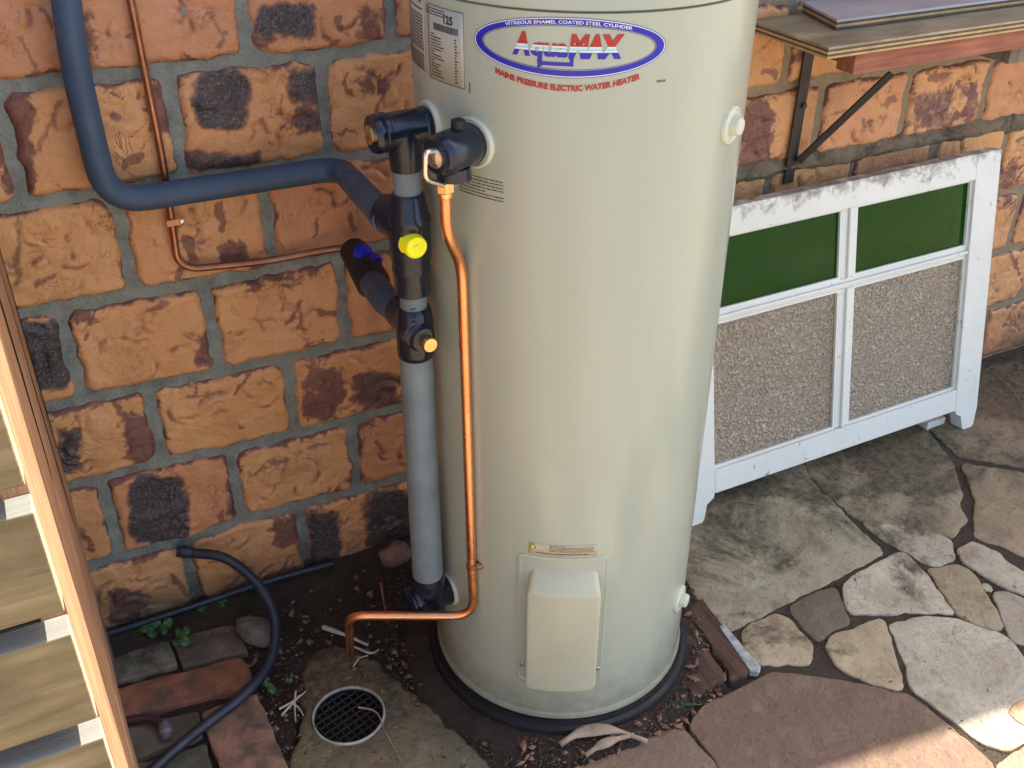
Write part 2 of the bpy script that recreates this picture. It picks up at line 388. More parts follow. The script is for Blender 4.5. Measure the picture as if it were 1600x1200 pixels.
M['ply_top'] = mat_ply('weathered_ply_face', (.50, .42, .28), (.20, .19, .12))
M['ply_grey'] = mat_ply('sky_sheen_ply_face', (.55, .55, .56), (.40, .40, .41))  # pale grey top colour stands in for reflected sky
M['ply_a'] = plain('ply_veneer_light', (.52, .36, .17), .8, .001, 90, .25, 30)
M['ply_b'] = plain('ply_veneer_dark', (.13, .08, .045), .8, .001, 90, .25, 30)
M['concrete'] = mat_stone('mossy_concrete')
M['roof'] = plain('roof_sheet', (.25, .26, .26), .5)

# ---------------------------------------------------------------- brick wall
W2, H = .120, .17695
ZJ0 = 1.24
JP = {1: [(12,135),(180,120),(300,104),(500,88),(625,72)], 2: [(25,324),(525,247),(587,243),(1172,147),(1241,134)],
 3: [(37,492),(200,464),(400,431),(450,419),(1172,268),(1600,186)], 4: [(75,640),(200,614),(350,584),(450,562),(600,529),(1594,297)],
 5: [(112,762),(275,722),(375,702),(525,665),(600,646),(1576,392)], 6: [(175,877),(300,846),(375,817),(475,791),(575,764),(1573,476)],
 7: [(1539,562)]}
JC = {}
for k, l in JP.items(): JC[k] = sorted([(at(x, y, 'y', 0).x, at(x, y, 'y', 0).z) for x, y in l])
def zj(k, x):
    base = ZJ0-k*H
    if k not in JC: return base
    L = [(u, v-base) for u, v in JC[k]]
    L = [(L[0][0]-.35, 0)]+L+[(L[-1][0]+.35, 0)]
    # a wide unseen stretch behind the heater relaxes to the true course line
    if x <= L[0][0] or x >= L[-1][0]: return base
    for (a, va), (b, vb) in zip(L, L[1:]):
        if a <= x <= b: return base+va+(vb-va)*(x-a)/(b-a)
PP = {(1,2):(384,50),(1,4):(612,25),(2,-1):(8,200),(2,1):(272,175),(2,3):(509,150),(3,0):(191,362),(3,2):(421,350),(4,-1):(107,537),(4,1):(335,525),
 (4,3):(537,462),(5,0):(242,660),(5,2):(456,610),(6,-1):(170,797),(6,1):(370,760),(6,3):(554,697),(7,0):(300,902),(7,2):(475,830),
 (3,12):(1287,156),(3,14):(1419,156),(3,16):(1544,140)}
def xp(row, i):
    if (row, i) in PP: return at(*PP[(row, i)], 'y', 0).x
    return i*W2+random.uniform(-.004, .004)
# burnt patches seen on the faces: photo rectangle, strength of black, strength of brown-purple flashing
PATCH = [(302,112,388,200,1,0),(203,745,292,850,1.05,0),(400,5,492,60,.95,.3),(452,105,506,170,.8,.7),(465,170,512,205,.75,.8),(30,500,108,612,1,.3),
 (484,800,532,880,.95,0),(570,765,645,860,.85,.6),(550,578,625,636,.66,.9),(86,672,128,738,.8,.6),(198,652,252,722,.50,1.1),(290,238,410,268,.85,.5),
 (354,742,374,806,.9,.4),(556,15,612,62,.48,.9),(176,925,230,985,.5,1.2),(432,805,474,850,.50,1.1),(1428,140,1486,202,.62,.7),(1158,165,1200,262,.2,1.3),
 (1508,130,1532,196,.35,1.0),(480,585,530,652,.35,1.15),(8,148,48,300,.1,1.1),(232,130,275,200,.15,1.1),(310,520,338,572,.6,.9),(380,60,420,75,.3,1),
 (70,535,98,600,.95,0),(200,40,214,60,.0,.8),(128,20,150,110,.5,.7),(1232,60,1252,100,.4,1),(560,120,600,140,.1,.9),(120,480,150,505,.35,1.1),
 (392,405,500,440,.25,.9),(480,540,505,600,.2,.9),(285,770,300,850,.2,.6),(345,385,380,410,.3,1.1),(1550,250,1600,330,.15,.8)]
STROKE = [(345,322,350,358,5,1),(290,375,300,402,6,1),(277,432,288,412,5,.9),(345,398,372,392,7,.8),(498,342,490,372,3,.7),(548,335,552,356,5,.8),(40,118,58,110,4,.6),
 (28,362,26,440,5,.55),(60,445,82,430,6,.6),(170,145,190,155,2,1),(200,258,216,244,8,.8),(176,182,182,184,8,.7),(530,206,562,208,2,1),(545,112,548,150,3,.7),(597,140,586,176,2,1),
 (134,527,141,520,3,1),(308,562,322,545,8,1),(345,795,348,816,5,.9),(370,616,390,586,3,.7),(128,826,138,852,6,.8),(178,612,190,660,5,.8),(190,660,208,712,5,.8),(388,908,420,888,3,.9),
 (440,905,462,890,5,.9),(1235,88,1232,116,5,.9),(1194,112,1212,118,6,.9),(1345,186,1352,194,3,.8),(1500,132,1516,150,5,.8),(1580,392,1590,424,4,.8),(95,160,60,230,4,.5),(40,60,52,110,4,.6),
 (60,20,78,40,5,.7),(325,20,345,50,5,.5),(350,45,342,75,4,.6),(530,24,538,44,4,1),(505,60,530,66,3,.8),(440,150,436,180,2,.6),(408,190,425,205,4,.5),(100,480,112,470,5,.7),(175,475,205,470,7,.7),
 (230,480,260,475,6,.6),(330,540,338,500,4,.6),(440,440,440,480,3,.5),(470,470,455,500,4,.6),(400,480,410,520,3,.4),(395,500,440,500,3,.5),(500,490,530,488,6,.8),(530,600,560,606,4,.5),
 (120,650,122,700,4,.6),(290,620,330,612,3,.5),(410,590,430,600,3,.5),(330,650,350,640,3,.4),(445,720,440,745,4,.5),(480,700,520,690,3,.5),(395,735,430,728,3,.5),(590,690,596,700,4,.7),
 (215,880,240,872,6,.7),(270,900,290,930,5,.6),(1190,160,1196,210,6,.5),(1300,180,1330,170,4,.5),(1380,165,1400,150,4,.6),(1455,120,1480,118,7,.8),(1520,40,1530,60,4,.6),(1565,510,1580,500,3,.6)]
def stroke(x, y):
    m = 0
    for x0, y0, x1, y1, w_, k in STROKE:
        if x < min(x0, x1)-14 or x > max(x0, x1)+14 or y < min(y0, y1)-14 or y > max(y0, y1)+14: continue
        dx, dy = x1-x0, y1-y0; t = max(0, min(1, ((x-x0)*dx+(y-y0)*dy)/(dx*dx+dy*dy)))
        d = math.hypot(x-x0-dx*t, y-y0-dy*t); m = max(m, k*(1-sm(w_*.55, w_*1.05+1.5, d)))
    return m
def patch(P):
    x, y = px(P); b = 0; e = 0
    x += 9*nz(P.x*22, P.z*22, 3)+4*nz(P.x*70, P.z*70, 5); y += 9*nz(P.x*22, P.z*22, 13)+4*nz(P.x*70, P.z*70, 15)
    for x0, y0, x1, y1, kb, ke in PATCH:
        if x < x0-30 or x > x1+30 or y < y0-30 or y > y1+30: continue
        rr = min(x1-x0, y1-y0)*.22
        dx = max(x0+rr-x, 0, x-x1+rr); dy = max(y0+rr-y, 0, y-y1+rr); d = math.hypot(dx, dy)-rr
        f = 1-sm(-12, 15, d)
        b = max(b, kb*f); e = max(e, ke*(1-sm(-10, 26, d)))
    return b, e, stroke(x, y)
wall = thing('brick_wall', 'house wall of tan clinker bricks with burnt black patches and thick grey mortar', 'wall', (1, 0, 0))
def vis(P, m=70):
    x, y = px(P); return (P-CAM).dot(AF) > 0 and -m < x < 1600+m and -m < y < 1200+m
def brick(x0, x1, row, fine):
    rnd = random.Random(int(x0*1000)+row*7919)
    g = .0095
    def zt(x): return zj(row-1, x)-g
    def zb(x): return zj(row, x)+g
    nx, ny = (64, 44) if fine else (9, 6)
    wdt = x1-x0-2*g; hgt = zt((x0+x1)/2)-zb((x0+x1)/2)
    V = []; Fc = []; C = []; FO = []
    sx, sz = rnd.uniform(0, 50), rnd.uniform(0, 50)
    tone = rnd.random()**1.5
    dents = []
    for _ in range(rnd.randint(8, 14)):
        dents.append((rnd.uniform(.04, wdt-.04), rnd.uniform(.02, hgt-.02), rnd.uniform(.012, .038), rnd.uniform(0, 2*PI), rnd.uniform(.6, 1.3), rnd.uniform(.0025, .0060)))
    rc = [rnd.uniform(.008, .024) for _ in range(4)]
    for j in range(ny+1):
        for i in range(nx+1):
            u, v = i/nx, j/ny
            lx, lz = u*wdt, v*hgt
            # round off the corners and let the arris wander
            cx, cz = min(lx, wdt-lx), min(lz, hgt-lz)
            r = rc[(lx > wdt/2)+2*(lz > hgt/2)]
            qx, qz = lx, lz
            if cx < r and cz < r:
                dx, dz = r-cx, r-cz; k = max(dx, dz)/max(1e-6, math.hypot(dx, dz))
                ndx, ndz = dx*k, dz*k
                qx = (r-ndx) if lx < wdt/2 else wdt-(r-ndx); qz = (r-ndz) if lz < hgt/2 else hgt-(r-ndz)
            ed = min(cx, cz)
            wob = math.exp(-ed/.02)
            qx += wob*.0065*nz(lx*24+sx, lz*24+sz, 1); qz += wob*.0065*nz(lx*24+sx, lz*24+sz, 5)
            X = x0+g+qx; zz = qz/hgt; Z = zb(X)*(1-zz)+zt(X)*zz
            e = ed/.011
            hgh = .009*(1-(1-min(1, e))**2.2)
            fo = 0
            hgh += .0042*nz(lx*11+sx, lz*11+sz, 9)*min(1, e)
            if fine:
                hgh += .0011*nz(lx*55+sx, lz*55+sz, 2)*min(1, e)
                for ax, az, ra, th, sp, dp in dents:
                    ddx, ddz = lx-ax, lz-az; rr = math.hypot(ddx, ddz)
                    if rr < ra*1.8:
                        an = abs((math.atan2(ddz, ddx)-th+PI) % (2*PI)-PI)
                        wv = 1-sm(sp*.5, sp, an)
                        if wv > 0: fo = max(fo, wv*math.exp(-((rr-ra)/.0035)**2)*dp/.005*(.5+.9*nz(lx*50+sx, lz*50, 4)));  hgh += min(1, e)*wv*dp*(-math.exp(-((rr-ra)/.0045)**2)+.75*math.exp(-((rr-ra*.72)/.005)**2))
            P = Vector((X, -hgh+.009, Z)); V.append(P)
            if fine:
                b, pe, stk = patch(P); fo = max(fo, stk); edge = max(pe, .80*math.exp(-ed/.008)+.42*nz(lx*8+sx, lz*8+sz, 3)+.30*math.exp(-abs(hgt-lz)/.014)*(nz(lx*6, row*3, sx)+.7))
            else: b, edge = 0, math.exp(-ed/.01)
            C.append((b, max(0, edge), tone, 1)); FO.append(max(0, min(1, fo)))
    w1 = nx+1
    for j in range(ny):
        for i in range(nx): Fc.append((j*w1+i, j*w1+i+1, (j+1)*w1+i+1, (j+1)*w1+i))
    ring = [j for j in range(w1)]+[j*w1+nx for j in range(1, ny+1)]+[ny*w1+i for i in range(nx-1, -1, -1)]+[j*w1 for j in range(ny-1, 0, -1)]
    b0 = len(V)
    for k in ring: V.append(V[k]+Vector((0, .03, 0))); C.append(C[k]); FO.append(0)
    n = len(ring)
    for k in range(n): Fc.append((ring[k], b0+k, b0+(k+1) % n, ring[(k+1) % n]))
    o = mesh('brick', V, Fc, M['brick'], wall, True)
    ca = o.data.color_attributes.new('mask', 'FLOAT_COLOR', 'POINT'); ca.data.foreach_set('color', [c for q in C for c in q])
    fa = o.data.attributes.new('fold', 'FLOAT', 'POINT'); fa.data.foreach_set('value', FO)
    return o
for row in range(-3, 8):
    par = 0 if row % 2 else 1
    for i in range(-9+((-9) % 2 != par), 24, 2):
        x0, x1 = xp(row, i), xp(row, i+2)
        cx, cz = (x0+x1)/2, ZJ0-(row-.5)*H
        fine = any(vis(Vector((a, 0, b)), 10) for a in (x0, cx, x1) for b in (cz-H/2, cz, cz+H/2)) and not (.60 < x0 and x1 < 1.10)
        brick(x0, x1, row, fine)
def mortar():
    V = []; Fc = []; x0, x1, z0, z1 = -1.1, 2.9, -.12, ZJ0+3.6*H; st = .012
    nx, nz_ = int((x1-x0)/st), int((z1-z0)/st)
    for j in range(nz_+1):
        for i in range(nx+1):
            X, Z = x0+i*st, z0+j*st; V.append((X, .0085+.0028*nz(X*18, Z*18, 4), Z))
    w1 = nx+1
    for j in range(nz_):
        for i in range(nx): Fc.append((j*w1+i, j*w1+i+1, (j+1)*w1+i+1, (j+1)*w1+i))
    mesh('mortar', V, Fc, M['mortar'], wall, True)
mortar()
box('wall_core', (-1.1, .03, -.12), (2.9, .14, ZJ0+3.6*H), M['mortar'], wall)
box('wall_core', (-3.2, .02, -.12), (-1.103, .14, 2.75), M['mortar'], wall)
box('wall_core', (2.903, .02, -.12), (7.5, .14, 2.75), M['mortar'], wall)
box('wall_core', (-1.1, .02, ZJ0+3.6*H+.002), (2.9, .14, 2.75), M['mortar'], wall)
# mortar ledge and droppings on the wall, darkened to carry shade behind the sash
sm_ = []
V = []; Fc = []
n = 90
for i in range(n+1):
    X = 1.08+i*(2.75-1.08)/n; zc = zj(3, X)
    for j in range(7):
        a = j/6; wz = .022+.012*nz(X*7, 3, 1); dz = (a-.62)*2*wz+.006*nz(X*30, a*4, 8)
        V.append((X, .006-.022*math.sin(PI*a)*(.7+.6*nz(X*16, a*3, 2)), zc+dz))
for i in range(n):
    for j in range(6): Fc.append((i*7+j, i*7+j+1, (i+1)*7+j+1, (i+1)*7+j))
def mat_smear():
    t = NT('mossy_mortar_painted_shade'); p = t.pos(); n = t.noise(p, 12, 7, .7, 1.); n2 = t.noise(p, 40, 6, .7)
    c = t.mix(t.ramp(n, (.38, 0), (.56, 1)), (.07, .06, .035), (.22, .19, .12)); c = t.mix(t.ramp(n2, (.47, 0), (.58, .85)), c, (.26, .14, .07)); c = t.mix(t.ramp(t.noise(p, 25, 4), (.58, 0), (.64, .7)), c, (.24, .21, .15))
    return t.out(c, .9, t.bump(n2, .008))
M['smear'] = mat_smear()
mesh('mortar_smear_shade', V, Fc, M['smear'], wall, True)

# roof with its eave over the wall (above the picture); unseen, its edge skewed to lay the shade line on the paving
roof = thing('roof', 'wide eave of the house roof above the brick wall', 'roof', (1, 0, 2.6))
ZE = 2.6
def edge_y(x): sx_ = x-SUN.x/SUN.z*ZE; return -.861-.117*(sx_-.891)+SUN.y/SUN.z*ZE
xa, xb = -1.5, 7.5
prism('roof_sheet', [(xa, edge_y(xa), ZE), (xb, edge_y(xb), ZE), (xb, 3.5, ZE+.6), (xa, 3.5, ZE+.6)], (0, 0, .04), M['roof'], roof)
prism('gutter', [(xa, edge_y(xa), ZE-.1), (xb, edge_y(xb), ZE-.1), (xb, edge_y(xb)+.1, ZE-.1), (xa, edge_y(xa)+.1, ZE-.1)], (0, 0, .098), M['roof'], roof)

# ---------------------------------------------------------------- ground
V = []; Fc = []; x0, x1, y0, y1, st = -.9, 3.1, -2.2, .03, .0125
nx, ny = int((x1-x0)/st), int((y1-y0)/st)
DC = at(545, 1118); DR = .066
for j in range(ny+1):
    for i in range(nx+1):
        X, Y = x0+i*st, y0+j*st
        h = (-.0045 if X > .85 else -.012)+(.003 if X > .85 else .010)*nz(X*9, Y*9, 0, 4)+(.0015 if X > .85 else .004)*nz(X*40, Y*40, 3)
        h += .03*sm(-.10, 0, Y)*sm(.9, .3, X) if X < .9 else .012*sm(-.06, 0, Y)
        d = math.hypot(X-DC.x, Y-DC.y)
        if d < DR+.03: h = -.05 if d < DR+.012 else -.03
        rt_ = math.hypot(X-TX, Y-TY)
        h = min(h, -.0025) if (Y < -.1 and X > .85) else h
        if rt_ < .30 and d > DR+.05: h = max(h, .012*sm(.30, .262, rt_)+.004*nz(X*40, Y*40, 6)-.001)
        V.append((X, Y, h))
w1 = nx+1
for j in range(ny):
    for i in range(nx): Fc.append((j*w1+i, j*w1+i+1, (j+1)*w1+i+1, (j+1)*w1+i))
soil = mesh('soil', V, Fc, M['soil'], None, True); tag(soil, kind='structure')
grd = mesh('ground', [(-60, -60, -.035), (60, -60, -.035), (60, 60, -.035), (-60, 60, -.035)], [(0, 1, 2, 3)], plain('pale_patio_ground', (.36, .29, .20), .85, .01, 3, .3, 1.2)); tag(grd, kind='structure')

def smooth_poly(P, jit=.002, step=.011):
    n = len(P); out = []
    for i in range(n):
        a, b = P[i], P[(i+1) % n]; L = (b-a).length; k = max(2, int(L/step))
        for q in range(k): out.append(a.lerp(b, q/k))
    out = [(out[i-1]+out[i]*2+out[(i+1) % len(out)])/4 for i in range(len(out))]
    return [p+Vector((jit*nz(p.x*38, p.y*30, 1), jit*nz(p.x*30, p.y*30, 7), 0)) for p in out]
def slab(name, P, m, parent, col, z=0., th=.035, bw=.004, jit=.0045, step=.009, grow=.0):
    P = smooth_poly(P, jit, step); n = len(P)
    ar = sum(P[i].x*P[(i+1) % n].y-P[(i+1) % n].x*P[i].y for i in range(n))
    if ar < 0: P = P[::-1]
    def ins(d):
        out = []
        for i in range(n):
            t = (P[(i+1) % n]-P[i-1]); nn = Vector((-t.y, t.x, 0)).normalized(); out.append(P[i]+nn*d)
        return out
    P0_ = P; P = ins(-grow) if grow else P; P = [Vector(q) for q in P]
    rings = [(P, z-th), (P, z-bw*.8), (ins(bw*.30), z-bw*.3), (ins(bw*.8), z-.0008), (ins(bw*2.4), z)]
    V = []; Fc = []
    for q, zz in rings:
        for p in q: V.append((p.x, p.y, zz+.0015*nz(p.x*12, p.y*12, 2)))
    for r in range(len(rings)-1):
        for i in range(n): i2 = (i+1) % n; Fc.append((r*n+i, r*n+i2, (r+1)*n+i2, (r+1)*n+i))
    Fc.append(tuple(range((len(rings)-1)*n, len(rings)*n)))
    o = mesh(name, V, Fc, m, parent); 
    bm = bmesh.new(); bm.from_mesh(o.data); bmesh.ops.triangulate(bm, faces=[f for f in bm.faces if len(f.verts) > 4]); bm.to_mesh(o.data); bm.free()
    autos(o, 50); o.color = (*col, 1); return o
def S6(*l): return [at(1050+x/2.667, 750+y/2.667) for x, y in l]
def SP(*l): return [at(x, y) for x, y in l]
paving = thing('flagstone_paving', None, None, (1.6, -.6, 0), kind='structure')
tan, pale, grey, purp, warm = (.50, .37, .22), (.76, .65, .46), (.50, .46, .34), (.24, .15, .11), (.56, .39, .23)
stones = [
 (S6((70,425),(150,560),(225,632),(890,300),(790,215),(690,110),(575,-5))+[Vector((1.50, -.02, 0)), Vector((1.02, -.02, 0)), Vector((.93, -.25, 0))], (.50, .43, .27)),
 ([Vector((1.52, -.02, 0))]+SP((1264,740),(1300,778),(1344,812),(1395,817),(1440,824),(1486,838),(1510,812),(1498,788),(1502,768),(1495,748),(1488,722),(1448,672))+[Vector((1.78, -.02, 0))], (.47, .37, .22)),
 ([Vector((1.80, -.02, 0))]+SP((1456,672),(1497,712),(1540,718),(1600,730),(1700,745))+[Vector((2.6, -.25, 0)), Vector((2.6, -.02, 0))], (.42, .31, .19)),
 (SP((1503,724),(1540,729),(1600,739),(1700,756),(1760,850),(1700,880),(1600,868),(1560,851),(1524,838),(1522,810),(1526,780),(1512,745)), (.48, .35, .21)),
 (S6((792,172),(950,184),(1100,216),(1162,248),(1178,320),(1110,358),(1050,340),(955,285),(870,238)), pale),
 (S6((1195,290),(1250,256),(1350,300),(1430,370),(1530,420),(1560,520),(1480,480),(1380,436),(1285,385),(1225,342)), pale),
 (S6((950,296),(985,312),(1060,395),(1175,558),(1100,546),(950,548),(750,553),(722,510),(716,440),(765,396),(850,350)), pale),
 (S6((1062,368),(1110,372),(1190,352),(1238,376),(1288,440),(1376,605),(1366,624),(1290,606),(1195,560),(1115,440)), (.54,.42,.25)),
 (S6((1292,426),(1332,440),(1328,464),(1300,450)), pale),
 (S6((1342,466),(1400,462),(1467,496),(1570,540),(1600,690),(1500,690),(1430,672),(1392,615),(1358,520)), (.60,.50,.36)),
 (S6((908,602),(1060,562),(1190,577),(1330,628),(1382,636),(1440,702),(1500,790),(1470,900),(1392,945),(1430,1010),(1520,1050),(1450,1090),(1400,1126),(1300,1096),(1200,1022),(1090,930),(1000,868),(972,750)), (.74,.64,.46)),
 (S6((1402,962),(1470,912),(1600,890),(1640,1000),(1560,1052),(1470,1018),(1430,995)), warm),
 (S6((488,530),(600,466),(680,442),(698,490),(742,588),(650,636),(602,672),(540,600)), (.18,.14,.09)),
 (S6((290,630),(340,592),(440,552),(488,580),(592,692),(568,762),(360,762),(314,710)), (.66,.51,.31)),
 (S6((640,690),(660,655),(740,622),(868,576),(888,592),(918,700),(962,868),(880,856),(760,816),(690,766)), (.64,.50,.29)),
 (S6((245,892),(420,806),(590,818),(850,868),(980,892),(1056,948),(1205,1072),(1330,1180),(1380,1300),(1200,1420),(300,1420),(200,1180),(70,1022),(130,945)), (.235,.14,.095)),
 (S6((-10,1040),(50,1034),(95,1100),(180,1185),(270,1420),(-400,1420),(-380,1200),(-200,1130)), (.27,.18,.12)),
 (S6((1350,1190),(1420,1150),(1500,1100),(1640,1070),(1700,1300),(1600,1420),(1420,1400)), (.54,.40,.27))]
polys = []
for P, c in stones:
    slab('flagstone', P, M['stone'], paving, c, z=random.uniform(-.001, .002), grow=.0035); polys.append(P)
def inpoly(p, P):
    r = False; n = len(P)
    for i in range(n):
        a, b = P[i], P[i-1]
        if (a.y > p.y) != (b.y > p.y) and p.x < (b.x-a.x)*(p.y-a.y)/(b.y-a.y)+a.x: r = not r
    return r
rnd = random.Random(5); sites = []
for i in range(-2, 16):
    for j in range(-9, 1): sites.append(Vector((i*.30+rnd.uniform(-.11, .11), -.2+j*.30+rnd.uniform(-.11, .11), 0)))
for s0 in sites:
    P = [s0+Vector(q) for q in ((-.4, -.4, 0), (.4, -.4, 0), (.4, .4, 0), (-.4, .4, 0))]
    for s1 in sites:
        if s1 is s0 or (s1-s0).length > .95: continue
        mid = (s0+s1)/2; d = (s1-s0).normalized(); mid = mid-d*.011; Q = []
        for i in range(len(P)):
            a, b = P[i-1], P[i]; da, db = (a-mid).dot(d), (b-mid).dot(d)
            if (da > 0) != (db > 0): Q.append(a.lerp(b, da/(da-db)))
            if db <= 0: Q.append(b)
        P = Q
        if len(P) < 3: break
    if len(P) < 3: continue
    tst = P+[s0]+[P[i].lerp(P[i-1], .5) for i in range(len(P))]
    if any(p.y > -.01 or vis(p, 8) or any(inpoly(p, q) for q in polys) or (p-Vector((TX, TY, 0))).length < .3 or (p.x < .3 and p.y > -.75) for p in tst): continue
    if any(inpoly(v, P) for q in polys for v in q): continue
    slab('flagstone', P, M['stone'], paving, random.choice([tan, pale, warm, grey, (.40, .28, .2)]), z=random.uniform(-.002, .003), step=.03)

# brick pavers beside the timber unit
pv = thing('brick_paving', None, None, (-.05, -.25, 0), kind='structure')
def S3(*l): return [at(x/3.53, 860+y/3.53) for x, y in l]
for P, c, z in [(S3((560,590),(930,492),(985,630),(600,735)), (.24,.22,.14), 0), (S3((950,486),(1290,405),(1372,555),(1010,648)), (.22,.155,.10), .002),
 (S3((600,785),(1340,590),(1398,700),(1290,790),(640,935)), (.36,.135,.07), .006), (S3((1110,895),(1420,790),(1590,1200),(1650,1380),(1290,1420),(1150,1040)), (.36,.20,.13), .004),
 (S3((640,975),(1090,885),(1128,1020),(700,1160)), (.17,.14,.10), .001), (S3((700,1190),(1130,1060),(1240,1420),(760,1480)), (.15,.15,.10), .0),
 (S3((200,700),(540,600),(580,740),(240,840)), (.2,.14,.1), 0), (S3((200,880),(570,790),(610,940),(240,1040)), (.25,.13,.1), 0)]:
    slab('paver', P, M['paver'], pv, c, z=z, th=.05, jit=.0035, step=.008)

# concrete collar round the drain
cp = SP((468,1050),(486,1012),(520,1000),(560,1008),(596,1030),(622,1062),(652,1082),(690,1100),(712,1136),(752,1170),(800,1240),(820,1290),(480,1300),(448,1200),(462,1150),(472,1100))
col = slab('concrete_collar', cp, M['concrete'], None, (.17,.155,.085), z=.001, jit=.006)
# cut the drain hole: rebuild the collar as a ring of faces between hole and outline
me = col.data; bm = bmesh.new(); out = smooth_poly(cp, .014, .010); n = len(out); ang = [math.atan2(p.y-DC.y, p.x-DC.x) for p in out]
inn = [Vector((DC.x+(DR+.001)*math.cos(a), DC.y+(DR+.001)*math.sin(a), 0)) for a in ang]
ringsv = []
for t, z in ((0, -.03), (0, .0015), (.12, .0015), (.2, .001), (.3, .001), (.4, .001), (.5, .0), (.6, -.001), (.7, -.002), (.8, -.003), (.88, -.005), (.95, -.009), (1, -.015), (1, -.04)):
    ringsv.append([bm.verts.new((*(inn[i].lerp(out[i], t)).xy, z+(.0035*nz(inn[i].lerp(out[i], t).x*22, inn[i].lerp(out[i], t).y*22, 4)+.002*nz(inn[i].lerp(out[i], t).x*80, inn[i].lerp(out[i], t).y*80, 9) if .1 < t < .99 else 0))) for i in range(n)])
for r in range(len(ringsv)-1):
    for i in range(n): bm.faces.new((ringsv[r][i], ringsv[r][(i+1) % n], ringsv[r+1][(i+1) % n], ringsv[r+1][i]))
bmesh.ops.recalc_face_normals(bm, faces=bm.faces); me.clear_geometry(); bm.to_mesh(me); bm.free(); autos(col, 50); tag(col, kind='structure')

M['pitwall'] = plain('black_pit_wall', (.015, .015, .012), .5)  # drain wall below the rim, coloured near black
dr = thing('floor_drain', 'round floor drain with pale metal rim and black square grate', 'drain', (DC.x, DC.y, 0))
V, Fc = [], []
bm = bmesh.new(); seg = 56; pr = [(DR, -.035), (DR, .003), (DR-.0015, .0045), (DR-.0035, .0045), (DR-.0045, .003), (DR-.0045, -.001)]
rv = [[bm.verts.new((DC.x+r*math.cos(2*PI*k/seg), DC.y+r*math.sin(2*PI*k/seg), z)) for k in range(seg)] for r, z in pr]
for a, b in zip(rv, rv[1:]):
    for k in range(seg): bm.faces.new((a[k], a[(k+1) % seg], b[(k+1) % seg], b[k]))
M['rim'] = plain('dull_drain_rim', (.36, .36, .30), .5, .001, 90, .45, 40)
fromb('rim', bm, M['rim'], dr, True)
lathe('drain_pit', [(-.034, DR-.005), (-.033, DR-.005)], (DC.x, DC.y, 0), (0, 0, 1), M['dark'], dr)
bm = bmesh.new(); a_ = [[bm.verts.new((DC.x+(DR-.0046)*math.cos(2*PI*k/seg), DC.y+(DR-.0046)*math.sin(2*PI*k/seg), z)) for k in range(seg)] for z in (-.0012, -.034)]
for k in range(seg): bm.faces.new((a_[0][k], a_[0][(k+1) % seg], a_[1][(k+1) % seg], a_[1][k]))
fromb('drain_wall', bm, M['pitwall'], dr, True)
M['grate'] = plain('black_grate', (.022, .020, .018), .5, .0008, 90, .4)
for q in range(-4, 5):
    for ax in (0, 1):
        o_ = q*.0135; L = math.sqrt(max(0, (DR-.005)**2-o_**2))
        if L < .01: continue
        c, s_ = math.cos(.28), math.sin(.28)
        def rt(u, v): return Vector((DC.x+u*c-v*s_, DC.y+u*s_+v*c, -.0055-.001*ax))
        a, b = (rt(-L, o_), rt(L, o_)) if ax else (rt(o_, -L), rt(o_, L))
        tube('grate_bar', [a, b], .0016, M['grate'], dr, 6)

# ---------------------------------------------------------------- water heater
wh = thing('water_heater', 'tall cream cylindrical electric water heater standing on a black base by the brick wall', 'water heater', (TX, TY, .03))
A0 = (TX, TY, 0); UP = (0, 0, 1)
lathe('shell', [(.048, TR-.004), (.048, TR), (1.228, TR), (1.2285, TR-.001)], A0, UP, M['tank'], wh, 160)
lathe('bottom_rim', [(.034, TR-.003), (.034, TR+.0015), (.0355, TR+.003), (.044, TR+.003), (.046, TR+.0018), (.049, TR+.001), (.049, TR-.004)], A0, UP, M['tank'], wh, 160)
lathe('lid', [(1.229, TR-.004), (1.2305, TR-.0015), (1.232, TR+.0015), (1.27, TR+.0015), (1.285, TR-.004), (1.30, TR-.02), (1.32, TR-.09), (1.325, .01)], A0, UP, M['tank'], wh, 160)
pad = thing('base_pad', 'black plastic base ring showing under the cream water heater', 'base', (TX, TY, 0))
lathe('pad_ring', [(0, .2505), (.018, .2505), (.022, .2485), (.0235, .244), (.025, .241), (.033, .2395), (.0335, .20)], A0, UP, M['pad'], pad, 120)

def curved(s, t, p0, z0, r): return cyl(p0+math.degrees(s/TR), z0+t, r)
def patchgrid(name, p0, z0, sw, th, r, m, parent, nx=14, ny=1, thick=.0006):
    bm = bmesh.new()
    G = [[bm.verts.new(curved(-sw/2+sw*i/nx, -th/2+th*j/ny, p0, z0, r)) for i in range(nx+1)] for j in range(ny+1)]
    for j in range(ny):
        for i in range(nx): bm.faces.new((G[j][i], G[j][i+1], G[j+1][i+1], G[j+1][i]))
    o = fromb(name, bm, m, parent, True); 
    me = o.data
    c = sum((v.co for v in me.vertices), Vector())/len(me.vertices)
    if me.polygons[0].normal.dot(Vector((c.x-TX, c.y-TY, 0))) < 0: me.flip_normals()
    sd = o.modifiers.new('solid', 'SOLIDIFY'); sd.thickness = thick; sd.offset = 1
    return o
def flat2cyl(bm, p0, z0, r):
    for v in bm.verts: v.co = curved(v.co.x, v.co.y, p0, z0, r+v.co.z)
